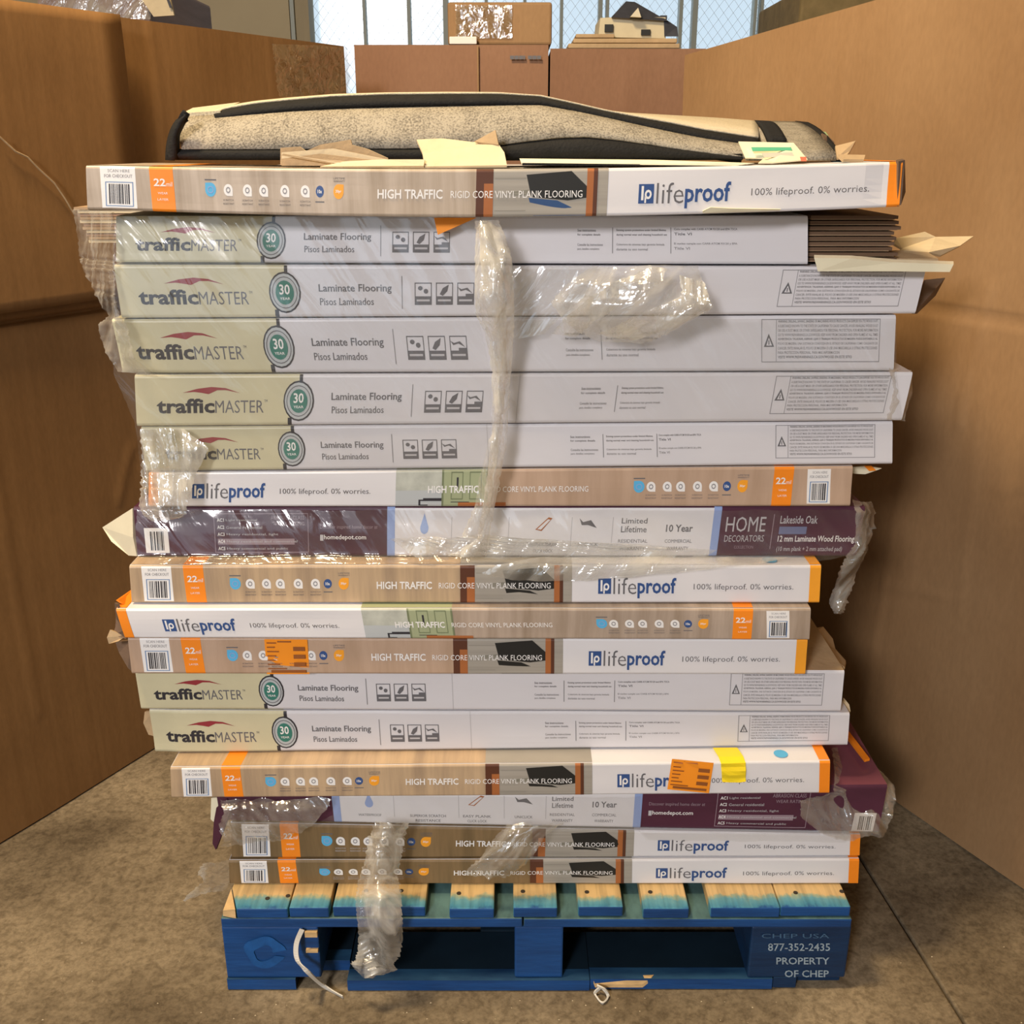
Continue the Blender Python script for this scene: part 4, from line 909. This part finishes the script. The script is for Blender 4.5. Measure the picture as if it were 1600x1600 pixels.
# little torn white/orange bits right of carton 7
flap('torn_flap', [(1325, 731, .12), (1352, 728, .12), (1378, 732, .12), (1352, 741, .12), (1332, 740, .12)], .003, paper_cream, BOX[6])
flap('torn_flap', [(1350, 728, .117), (1362, 728, .117), (1369, 735, .117), (1358, 736, .117)], .002, orange, BOX[6])
# carton 8 left flap
flap('torn_flap', [(207, 794, .11), (160, 824, .14), (174, 846, .13), (201, 868, .12), (214, 869, .11), (208, 840, .11)], .004, paper_cream, BOX[7], label='cream triangular flap')
# carton 10 left torn orange end
f = faces[9]
flap('torn_flap', [(181, 938, .06), (204, 922, .12), (208, 936, .12), (196, 948, .06)], .003, orange, BOX[9])
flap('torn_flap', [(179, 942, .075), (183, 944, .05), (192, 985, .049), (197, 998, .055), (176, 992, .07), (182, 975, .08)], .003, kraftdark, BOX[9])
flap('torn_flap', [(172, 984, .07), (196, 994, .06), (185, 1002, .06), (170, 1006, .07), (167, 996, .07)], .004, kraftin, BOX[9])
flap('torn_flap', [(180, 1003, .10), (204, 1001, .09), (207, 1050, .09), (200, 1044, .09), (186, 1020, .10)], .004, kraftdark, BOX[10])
flap('torn_flap', [(226, 1112, .11), (240, 1111, .10), (240, 1150, .10), (232, 1148, .11), (236, 1132, .12), (224, 1130, .11)], .004, kraftin, BOX[12])
# right torn cardboard above carton 12
flap('torn_flap', [(1262, 1000, .17), (1275, 985, .24), (1287, 983, .24), (1302, 1002, .22), (1306, 1018, .19), (1322, 1036, .13), (1320, 1046, .09), (1263, 1050, .09)], .004, kraftin, BOX[11], label='torn brown top flap')
flap('torn_flap', [(1318, 1090, .11), (1327, 1101, .10), (1329, 1112, .09), (1316, 1112, .09)], .004, kraftpale, BOX[12])
# broken left end of the lower plum carton
flap('torn_flap', [(330, 1247, .075), (343, 1246, .07), (345, 1276, .066), (340, 1290, .066), (329, 1280, .07)], .003, paper_cream, BOX[14])
flap('torn_flap', [(338, 1262, .064), (354, 1248, .056), (362, 1262, .054), (352, 1290, .053), (337, 1328, .055), (332, 1318, .06), (334, 1284, .062)], .004, purple, BOX[14], label='dark torn end flap')

# ------------------------------------------------------------------ cartons behind the front row
rear_lab = 'plain white flooring carton in the rows behind the front one'
proto = None; k = 0
def rear(x0, x1, y0, z0, z1, m, lab=rear_lab, grp='cartons hidden behind the front row', nm='rear_carton'):
    mb = MB(); mb.box((x0, y0, z0), (x1, y0 + .205, z1), m); o = mb.obj(nm, label=lab, cat='carton', group=grp); bevel_mod(o, .003, 2); return o
for i in range(1, 17):
    za = min(seams[i](-.45), seams[i](.45), seams[i](0)) if i < 16 else zd + .001
    zt = (min(seams[i-1](-.45), seams[i-1](.45)) if i > 1 else zc) - .002
    if i < 16: za += 0
    for c in range(3):
        if i == 1 and c == 0: continue
        w = .455 if SP[i][0] == 'T' else .44; dx = .012 * n3(i * 1.7, c * 2.1, 0)
        rear(-w + dx, w + dx, .315 + c * .215, za + .001, zt - .001, white if SP[i][0] != 'H' else purple, rear_lab if SP[i][0] != 'H' else 'plum flooring carton in the rows behind the front one', 'cartons hidden behind the front row' if SP[i][0] != 'H' else 'plum cartons hidden behind the front row')
# top row behind the top carton carries the rug
zr = lambda: None
for c in range(3): rear(-.45, .45, .315 + c * .215, zc + .001, PY(800, 268, .03).z - .004, white_lp)
# film-wrapped plank bundle that pokes out left behind the second carton
xa = PY(121, 360, .315).x
pb = thing('plank_bundle', 'bare wood plank ends in film poking out left beside the second carton', 'planks', (xa + .1, .41, 1.04))
zA, zB = zc - .003, seams[1](-.4) + .003
for k in range(11):
    z1 = lerp(zA, zB, k / 11); z0 = lerp(zA, zB, (k + .8) / 11); mb = MB(); a = PY(122 + (k > 7) * (k - 7) * 5 + 3 * (k % 2), 360, .315).x
    a = PY(120 + 1.6 * k + 3 * (k % 2), 360, .315).x
    mb.box((a, .315 + .001 * (k % 3), z0), (.44, .515, z1), (plank_edge, kraftpale, mat('pinkish_core', (.40, .25, .17), .8, .2, .3, (10, 10, 200)))[k % 3]); mb.obj('plank', pb)

# ------------------------------------------------------------------ stretch film
def rp(*r): return [tuple(q) for q in r]
sw = thing('stretch_wrap', 'clear stretch film wound over the upper cartons with a hanging twisted strand', 'film wrap', (0, .05, .8))
# rope down the middle
film_patch('film_strand', [(742, 345, 778, 343, .045, .045), (743, 372, 790, 370, .03, .03), (742, 415, 800, 405, .02, .015), (742, 460, 803, 455, .012, .01), (744, 495, 803, 490, .015, .015), (758, 520, 803, 520, .03, .03), (766, 560, 800, 560, .04, .04), (770, 620, 796, 620, .045, .045), (768, 680, 792, 690, .05, .05), (762, 740, 782, 745, .05, .05), (752, 800, 770, 810, .05, .055), (745, 840, 762, 850, .055, .055), (700, 868, 760, 868, .06, .06)],
           film_thick, sw, 16, 110, .005, 34, 1, 3, bulge=.012)
film_patch('film_strand', [(748, 350, 765, 350, .03, .03), (752, 420, 785, 420, .005, .005), (748, 480, 790, 470, .0, .0), (765, 530, 792, 530, .02, .02), (772, 600, 790, 600, .03, .03), (772, 660, 785, 670, .035, .035), (750, 740, 772, 745, .04, .04), (742, 790, 765, 800, .045, .045), (722, 835, 748, 842, .045, .045)],
           film_thick, sw, 12, 90, .006, 46, 2, 3, bulge=.008)
# crumpled flap right of it
film_patch('film_flap', [(925, 414, 1090, 414, .055, .05), (890, 440, 1100, 445, .045, .03), (860, 470, 1112, 480, .05, .015), (880, 500, 1080, 498, .05, .02), (905, 520, 1040, 520, .055, .03), (935, 533, 1000, 536, .06, .05)],
           film_mid, sw, 60, 46, .007, 24, 3, 4, bulge=.012)
film_patch('film_flap', [(1020, 416, 1040, 418, .035, .03), (960, 440, 1035, 440, .02, .02), (920, 465, 985, 465, .025, .02), (880, 500, 930, 500, .04, .035), (862, 522, 900, 525, .05, .05)],
           film_thick, sw, 16, 46, .005, 50, 4, 3)
film_patch('film_flap', [(1060, 430, 1100, 440, .02, .015), (1065, 460, 1112, 478, .015, .0), (1000, 490, 1105, 486, .02, .01), (960, 510, 1050, 512, .04, .03), (930, 520, 990, 532, .05, .05)],
           film_thick, sw, 24, 40, .005, 50, 5, 3)
# thin sheets
film_patch('film_sheet', [(800, 416, 935, 416, .066, .066), (800, 470, 900, 470, .062, .062), (800, 530, 850, 520, .066, .066)], film_mid, sw, 26, 26, .002, 20, 6, 3)
film_patch('film_sheet', [(181, 338, 744, 338, .076, .076), (178, 410, 746, 412, .068, .070), (180, 497, 748, 500, .064, .064), (178, 582, 768, 585, .068, .068), (212, 662, 768, 665, .070, .070), (220, 736, 762, 735, .074, .074)], film_thin, sw, 120, 90, .0022, 14, 7, 2)
film_patch('film_sheet', [(800, 500, 1400, 497, .068, .068), (796, 580, 1400, 577, .070, .070), (795, 660, 1410, 655, .072, .072)], film_thin, sw, 60, 30, .0016, 10, 8, 1)
film_patch('film_end', [(118, 326, 182, 332, .30, .076), (122, 360, 182, 365, .30, .07), (124, 400, 182, 405, .29, .07), (126, 415, 180, 420, .27, .066), (143, 440, 180, 445, .22, .062), (150, 462, 184, 468, .18, .062), (172, 492, 190, 496, .12, .064), (155, 505, 200, 505, .12, .068), (160, 530, 205, 530, .12, .062), (172, 558, 215, 560, .1, .06), (186, 580, 250, 585, .09, .066)],
           film_mid, sw, 20, 80, .006, 30, 9, 4)
film_patch('film_end', [(222, 668, 290, 668, .075, .075), (224, 700, 330, 700, .072, .07), (224, 735, 310, 735, .07, .07), (222, 760, 300, 765, .065, .06), (218, 790, 295, 790, .06, .055), (226, 803, 292, 803, .06, .055), (240, 812, 280, 808, .06, .06)], film_thick, sw, 40, 56, .006, 34, 10, 4, bulge=.006)
film_patch('film_band', [(215, 796, 1352, 796, .083, .083), (212, 830, 1360, 830, .074, .074), (216, 866, 1345, 862, .070, .070), (240, 880, 1270, 878, .058, .058)], film_thin, sw, 170, 26, .003, 22, 11, 2)
film_patch('film_band', [(850, 868, 1230, 868, .066, .066), (780, 880, 1180, 880, .050, .050), (750, 896, 1060, 893, .048, .048), (800, 905, 930, 905, .05, .05)], film_mid, sw, 60, 16, .004, 26, 12, 3)
film_patch('film_band', [(610, 842, 760, 835, .068, .068), (640, 866, 1120, 858, .064, .066), (660, 872, 1100, 870, .066, .066)], film_mid, sw, 60, 12, .004, 34, 15, 2)
film_patch('film_tail', [(1330, 780, 1362, 783, .10, .14), (1336, 800, 1368, 800, .085, .12), (1336, 850, 1356, 852, .085, .10), (1322, 866, 1350, 866, .09, .10), (1310, 885, 1340, 890, .10, .11), (1300, 920, 1330, 922, .11, .11), (1296, 945, 1318, 950, .11, .11), (1302, 957, 1312, 956, .11, .11)],
           film_mid, sw, 16, 70, .006, 44, 13, 4, bulge=.008)
film_patch('film_end', [(1388, 575, 1424, 578, .078, .12), (1396, 610, 1425, 612, .076, .10), (1384, 655, 1412, 657, .076, .09)], film_mid, sw, 12, 26, .003, 40, 14, 3)

lw = thing('stretch_wrap', 'crumpled clear film around the lower plum carton with tails hanging over the pallet', 'film wrap', (0, .04, .35))
film_patch('film_sheet', [(345, 1247, 520, 1244, .05, .048), (352, 1262, 512, 1262, .035, .04), (345, 1290, 495, 1280, .035, .04), (352, 1308, 470, 1296, .035, .04), (348, 1318, 440, 1308, .04, .045)], film_dim, lw, 50, 30, .007, 30, 20, 4, bulge=.006)
film_patch('film_sheet', [(520, 1244, 1000, 1244, .05, .05), (520, 1270, 1000, 1280, .048, .050), (500, 1284, 1000, 1298, .046, .05)], film_thin, lw, 90, 16, .003, 22, 21, 2)
film_patch('film_tail', [(588, 1278, 640, 1280, .035, .035), (578, 1305, 632, 1305, .03, .03), (572, 1335, 628, 1335, .025, .022), (562, 1365, 622, 1365, .02, .015), (556, 1400, 628, 1395, -.01, -.012), (560, 1430, 630, 1428, -.02, -.02), (562, 1465, 630, 1465, -.02, -.02), (558, 1492, 625, 1490, -.02, -.02), (548, 1500, 615, 1500, -.02, -.02), (560, 1515, 622, 1510, -.02, -.02), (568, 1524, 580, 1520, -.02, -.02)],
           film_thick, lw, 30, 120, .008, 26, 22, 4, bulge=.016)
film_patch('film_tail', [(795, 1283, 880, 1284, .035, .035), (780, 1300, 852, 1300, .03, .03), (760, 1325, 838, 1325, .025, .025), (740, 1345, 820, 1348, .025, .025), (724, 1360, 800, 1364, .03, .03), (740, 1368, 785, 1370, .03, .03)], film_mid, lw, 34, 40, .007, 36, 23, 4, bulge=.01)
film_patch('film_end', [(1300, 1168, 1336, 1150, .15, .22), (1302, 1200, 1362, 1190, .09, .16), (1302, 1235, 1392, 1222, .05, .10), (1250, 1250, 1397, 1245, .048, .08), (1250, 1275, 1392, 1270, .05, .06), (1280, 1300, 1385, 1300, .05, .055), (1320, 1310, 1370, 1306, .05, .055)], film_dim, lw, 50, 60, .006, 34, 24, 3)
film_patch('film_end', [(1358, 1200, 1378, 1205, .12, .14), (1370, 1220, 1396, 1225, .09, .10), (1380, 1245, 1399, 1248, .075, .08), (1378, 1270, 1393, 1272, .06, .07)], film_mid, lw, 12, 30, .005, 44, 25, 2)
film_patch('film_band', [(1000, 1300, 1330, 1302, .052, .052), (1010, 1312, 1320, 1316, .048, .048)], film_thin, lw, 40, 6, .002, 30, 26, 2)
film_patch('film_tail', [(318, 1345, 362, 1340, .10, .06), (310, 1362, 362, 1362, .10, .06), (320, 1378, 360, 1374, .09, .055), (296, 1392, 356, 1384, .09, .05), (288, 1404, 330, 1392, .09, .06)], film_mid, lw, 20, 30, .006, 50, 27, 4)

# orange strip of a carton behind, on the right of the lower plum carton
a = PY(1328, 1143, .26); mb = MB()
zt_ = faces[14].zt(.5) + .012; b_ = [PZ(1326, 1142, zt_), PZ(1359, 1185, zt_), PZ(1351, 1187, zt_), PZ(1318, 1144, zt_)]
mb.add(b_ + [v - Vector((0, 0, .004)) for v in b_], [(0, 1, 2, 3), (7, 6, 5, 4), (0, 4, 5, 1), (1, 5, 6, 2), (2, 6, 7, 3), (3, 7, 4, 0)], orange)
mb.obj('orange_edge_strip', BOX[14], label='orange edge strip')

# ------------------------------------------------------------------ rug and cardboard on top
def heather(name, c1, c2):
    m = bpy.data.materials.new(name); m.use_nodes = True; nt = m.node_tree; N = nt.nodes; L = nt.links
    p = N['Principled BSDF']; p.inputs['Roughness'].default_value = .95; p.inputs['Specular IOR Level'].default_value = .1
    tc = N.new('ShaderNodeTexCoord'); n = N.new('ShaderNodeTexNoise'); n.inputs['Scale'].default_value = 420; n.inputs['Detail'].default_value = 2; L.new(tc.outputs['Object'], n.inputs[0])
    mp = N.new('ShaderNodeMapping'); mp.inputs['Scale'].default_value = (45, 45, 12); L.new(tc.outputs['Object'], mp.inputs[0]); n2 = N.new('ShaderNodeTexNoise'); n2.inputs['Scale'].default_value = 1; L.new(mp.outputs[0], n2.inputs[0])
    ad = N.new('ShaderNodeMath'); ad.operation = 'MULTIPLY_ADD'; ad.inputs[1].default_value = .4; L.new(n2.outputs[0], ad.inputs[0]); L.new(n.outputs[0], ad.inputs[2])
    rp_ = N.new('ShaderNodeValToRGB'); rp_.color_ramp.elements[0].position = .48; rp_.color_ramp.elements[1].position = .80
    rp_.color_ramp.elements[0].color = (*c1, 1); rp_.color_ramp.elements[1].color = (*c2, 1); L.new(ad.outputs[0], rp_.inputs[0]); L.new(rp_.outputs[0], p.inputs['Base Color'])
    bp = N.new('ShaderNodeBump'); bp.inputs['Strength'].default_value = .5; bp.inputs['Distance'].default_value = .002; L.new(n.outputs[0], bp.inputs['Height']); L.new(bp.outputs[0], p.inputs['Normal'])
    MATS[name] = m; return m
rugm = heather('heathered_grey_pile', (.15, .135, .11), (.37, .335, .27)); beige = heather('lit_rug_top', (.50, .43, .30), (.62, .54, .39))  # beige is the pile with top light painted into its colour
blackm = mat('black_binding', (.018, .018, .018), .85, .2, .3, (60, 60, 60), .4, (300, 300, 300))
rug = thing('folded_rug', 'folded heather grey rug with black binding lying on top of the stack', 'rug', (0, .3, 1.17))
def curve_pts(c, xs, Y): return [PY(x, interp(c, x), Y) for x in xs]
def fr_(a, b, n): return [lerp(a, b, i / n) for i in range(n + 1)]
low = [(262, 250), (800, 251), (1180, 250)]
blk = [(262, 232), (440, 232), (640, 231), (780, 226), (820, 220), (870, 214), (915, 212), (960, 216), (1010, 223), (1060, 231), (1110, 238), (1165, 245)]
topc = [(x, y + 3) for x, y in [(268, 190), (280, 181), (300, 178), (340, 176), (380, 172), (450, 166), (550, 161), (640, 159), (740, 157), (800, 156), (845, 156), (900, 167), (945, 177), (1000, 190), (1050, 201), (1100, 211), (1165, 220)]]
xs = fr_(283, 1168, 70)
mb = MB(); B0 = curve_pts(blk, xs, .100)
mb.grid([curve_pts(topc, xs, .150), [lerp(a, b, .3) + Vector((0, -.012, 0)) for a, b in zip(curve_pts(topc, xs, .150), B0)], [lerp(a, b, .65) + Vector((0, -.008, 0)) for a, b in zip(curve_pts(topc, xs, .150), B0)], B0], rugm)
o = mb.obj('rug_pile', rug, smooth=True); solid_mod(o, .003, 1)
xs2 = fr_(262, 1160, 60); mb = MB()
mb.grid([curve_pts([(x, y + .5) for x, y in blk], xs2, .103), [lerp(a, b, .5) + Vector((0, -.006, 0)) for a, b in zip(curve_pts(blk, xs2, .10), curve_pts(low, xs2, .098))], curve_pts(low, xs2, .098)], blackm)
o = mb.obj('front_binding', rug, smooth=True); solid_mod(o, .008, 1)
# left binding
rows = []
for k in range(13):
    t = k / 12; y = lerp(180, 250, t); xl = 284 - 26 * (1 - (1 - t) ** 2.2) ** .6 if t > 0 else 284; xr = lerp(297, 281, min(1, t * 2.2)) 
    rows.append([PY(lerp(xl, xr, u / 4), y + (1 - t) * (2 - u) * .6, .100 - .012 * math.sin(math.pi * u / 4)) for u in range(5)])
mb = MB(); mb.grid(rows, blackm); o = mb.obj('side_binding', rug, smooth=True); solid_mod(o, .008, 1)
# dark line of upper binding + folded top
lineU = [(335, 176), (360, 170), (400, 163), (450, 158), (520, 152), (600, 149), (700, 148), (780, 148), (845, 152), (900, 164), (945, 174.5), (1000, 185), (1050, 194), (1100, 204), (1165, 214), (1185, 217)]
lineL = [(335, 181), (360, 177), (400, 172), (450, 167), (520, 162), (600, 160), (700, 158), (780, 157), (845, 157), (900, 168), (945, 178), (1000, 191), (1050, 202), (1100, 212), (1165, 220), (1185, 221)]
xs3 = fr_(335, 1185, 70); mb = MB(); U = curve_pts([(x, y - 1) for x, y in lineU], xs3, .165); Lw = curve_pts([(x, y + 1) for x, y in lineL], xs3, .140)
mb.grid([U, [lerp(a, b, .5) + Vector((0, -.004, 0)) for a, b in zip(U, Lw)], Lw], blackm); o = mb.obj('upper_binding', rug, smooth=True); solid_mod(o, .006, 1)
outl = [(335, 171), (360, 166), (372, 164), (400, 159.5), (450, 154.5), (520, 149), (600, 146.5), (700, 145.5), (780, 146), (845, 151), (900, 163), (945, 174), (980, 178), (1050, 182), (1120, 186), (1185, 191)]
mb = MB(); Bk = curve_pts(outl, xs3, .42)
mb.grid([[Vector((p.x * .97, .50, 1.175)) for p in Bk], [Vector((p.x * .985, .475, lerp(p.z, 1.175, .35))) for p in Bk], Bk, [lerp(a, b, .5) for a, b in zip(Bk, U)], U], beige); o = mb.obj('folded_back', rug, smooth=True); solid_mod(o, .002, -1)
# left top patch
q = [PY(285, 181, .15), PY(345, 177, .15), PY(375, 163, .40), PY(302, 172, .35)]
mb = MB(); mb.add(q, [(0, 1, 2, 3)], beige); o = mb.obj('corner_fold', rug); solid_mod(o, .006)
# right grey end with two black stripes
def strip(nm, p0, p1, p2, p3, m, n=8, parent=rug):
    rows = [[lerp(PY(*p0), PY(*p1), v / 4) for v in range(5)], [lerp(PY(*p3), PY(*p2), v / 4) for v in range(5)]]
    G = [[lerp(rows[0][j], rows[1][j], i / n) + Vector((0, 0, .006 * math.sin(math.pi * i / n))) for j in range(5)] for i in range(n + 1)]
    mb = MB(); mb.grid(G, m, True); o = mb.obj(nm, parent, smooth=True); solid_mod(o, .006); return o
strip('end_pile', (1196, 192, .42), (1246, 193, .42), (1309, 247, .11), (1165, 247, .09), rugm)
strip('end_binding', (1178, 191, .43), (1200, 192, .43), (1229, 222, .14), (1200, 221, .14), blackm)
strip('end_binding', (1242, 192, .43), (1262, 194, .43), (1318, 249, .11), (1299, 249, .11), blackm)
lab_ = flap('paper_label', [(1154, 221, .09), (1240, 223, .09), (1262, 249, .06), (1208, 254, .05), (1185, 254, .05), (1194, 247, .075), (1165, 246, .08)], .0015, paper_cream, rug, label='cream paper label with green bar')
flap('label_bar', [(1174, 230, .078), (1236, 230, .076), (1238, 235, .074), (1176, 236, .074)], .0006, mat('label_green', (.10, .42, .24), .5), rug)
flap('label_text', [(1190, 239, .066), (1238, 238, .066), (1241, 245, .064), (1194, 246, .064)], .0006, mat('label_grey', (.55, .53, .42), .6), rug)
flap('label_spot', [(1250, 245, .052), (1260, 245, .052), (1260, 252, .052), (1252, 252, .052)], .0006, mat('label_red', (.8, .2, .1), .6), rug)
# torn cardboard pieces lying on the top carton
tcb = thing('torn_cardboard', 'stack of torn brown cardboard layers in front of the rug', 'cardboard', (PY(520, 258, .06).x, .07, 1.165))
shapes = [[(438, 231), (468, 229), (478, 236), (500, 226), (512, 224), (548, 218), (550, 226), (575, 233), (606, 247), (606, 258), (438, 258)],
          [(440, 238), (520, 232), (560, 240), (610, 250), (612, 258), (440, 258)], [(440, 248), (500, 240), (600, 252), (600, 259), (440, 259)]]
for k, s_ in enumerate(shapes): flap('cardboard_layer', [(x, y, .078 - .012 * k) for x, y in s_], .004, (kraftin, kraftpale, kraftin)[k], tcb, kraftpale)
for k in range(6):
    a, b, c, d_ = (442 + 12 * k, 240 + k * 2), (520 + 12 * k, 254), (520 + 12 * k, 256), (440 + 12 * k, 243 + k * 2)
    flap('torn_ridge', [(a[0], a[1], .05), (b[0], b[1], .048), (c[0], c[1], .048), (d_[0], d_[1], .05)], .002, kraftpale if k % 2 else kraftin, tcb)
flap('cardboard_layer', [(540, 252, .045), (600, 249, .045), (664, 249, .043), (662, 259, .04), (500, 260, .04)], .003, kraftpale, tcb)
tp = thing('torn_cardboard', 'pale torn cardboard piece with an upright corner in front of the rug', 'cardboard', (PY(720, 258, .05).x, .06, 1.165))
flap('cardboard_sheet', [(651, 218, .075), (690, 216, .08), (740, 222, .078), (774, 203, .075), (779, 225, .065), (788, 238, .055), (792, 258, .045), (664, 260, .042), (660, 238, .06)], .003, kraftpale, tp)
flap('raised_corner', [(741, 221, .070), (774, 203, .068), (779, 226, .062), (768, 229, .066)], .003, kraftin, tp)
sb = thing('flat_board', 'thin white-edged board between the rug and the top carton', 'board', (PY(910, 252, .06).x, .06, 1.166))
flap('board_edge', [(812, 248, .05), (905, 249, .05), (1024, 250, .05), (1180, 255, .045), (1150, 259, .045), (815, 256, .045)], .10, paper_cream, sb)
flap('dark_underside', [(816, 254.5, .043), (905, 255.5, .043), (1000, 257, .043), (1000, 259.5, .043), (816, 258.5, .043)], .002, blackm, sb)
mb = MB()
# scraps at the right of the rug
sc = thing('cardboard_scraps', 'small torn cardboard scraps on the right end of the top carton', 'scraps', (PY(1330, 245, .1).x, .1, 1.165))
flap('scrap', [(1305, 228, .12), (1337, 220, .12), (1328, 236, .11), (1322, 244, .1), (1308, 246, .1)], .004, kraftin, sc)
flap('scrap', [(1310, 241, .07), (1352, 242, .07), (1350, 249, .06), (1318, 249, .06)], .004, kraftin, sc)
flap('scrap', [(1268, 203, .3), (1290, 206, .3), (1296, 214, .28), (1278, 213, .28)], .004, mat('pale_green_scrap', (.30, .42, .22), .7), sc)
flap('scrap', [(1284, 208, .25), (1294, 212, .25), (1304, 222, .22), (1299, 226, .2), (1288, 218, .2)], .004, kraftdark, sc)
# crushed edge on the right of top carton
flap('torn_flap', [(1404, 252, .03), (1414, 250, .035), (1415, 300, .06), (1408, 320, .03), (1402, 322, .03)], .004, kraftdark, BOX[0])
flap('torn_flap', [(1098, 330, .024), (1110, 324, .022), (1150, 326, .022), (1220, 327, .022), (1218, 329, .024), (1150, 331, .026), (1098, 333, .026)], .0012, paper_cream, BOX[0], label='torn paper curl')

# ------------------------------------------------------------------ strap, scraps, grit on the floor
def tube(name, pts, wd, th, m, **k):
    G = []
    P_ = [Vector(p) for p in pts]
    R_ = []
    for a in range(len(P_) - 1):
        p0, p1, p2, p3 = P_[max(0, a - 1)], P_[a], P_[a + 1], P_[min(len(P_) - 1, a + 2)]
        for s_ in range(6):
            t = s_ / 6; R_.append(.5 * ((2 * p1) + (-p0 + p2) * t + (2 * p0 - 5 * p1 + 4 * p2 - p3) * t * t + (-p0 + 3 * p1 - 3 * p2 + p3) * t ** 3))
    R_.append(P_[-1]); rings = []
    for a, c in enumerate(R_):
        d = (R_[min(a + 1, len(R_) - 1)] - R_[max(0, a - 1)]).normalized(); s_ = d.cross(Vector((0, 1, .3))).normalized(); n_ = s_.cross(d)
        rings.append([c + s_ * wd + n_ * th, c - s_ * wd + n_ * th, c - s_ * wd - n_ * th, c + s_ * wd - n_ * th, c + s_ * wd + n_ * th])
    mb = MB(); mb.grid(rings, m); mb.add(rings[0][:4], [(0, 1, 2, 3)], m); mb.add(rings[-1][:4], [(3, 2, 1, 0)], m); return mb.obj(name, **k)
strapm = mat('white_strap_plastic', (.62, .60, .54), .4, .5)
tube('plastic_strap', [PY(472, 1452, -.003), PY(463, 1475, -.012), PY(465, 1500, -.02), PY(482, 1520, -.03), PZ(505, 1540, .010), PZ(536, 1558, .003)], .0035, .0008, strapm,
     label='white plastic strap hanging from the left pallet block onto the floor', cat='strap')
tube('plastic_scrap', [PY(933, 1540, -.004), PY(944, 1546, -.01), PZ(950, 1556, .004), PZ(942, 1567, .003), PZ(934, 1560, .003), PZ(930, 1551, .005), PY(938, 1543, -.006)], .0022, .0012, strapm,
     label='small curled clear plastic scrap under the raw splintered bottom board', cat='scrap')
mb = MB(); r_ = random.Random(11)
for k in range(55):
    px, py = r_.uniform(0, 1600), r_.uniform(1250, 1600)
    if 340 < px < 1335 and py < 1552: py = r_.uniform(1556, 1598)
    c = PZ(px, py, 0); s_ = r_.uniform(.0006, .0016)
    if abs(c.x) > .5 and c.y > .15: continue
    mb.add([(c.x + s_, c.y, .0003), (c.x - s_ * .6, c.y + s_, .0003), (c.x - s_, c.y - s_ * .7, .0003), (c.x, c.y, s_)], [(0, 1, 3), (1, 2, 3), (2, 0, 3)], kraftpale)
mb.obj('floor_grit', label='pale wood crumbs scattered on the concrete floor', cat='crumbs', kind='stuff')
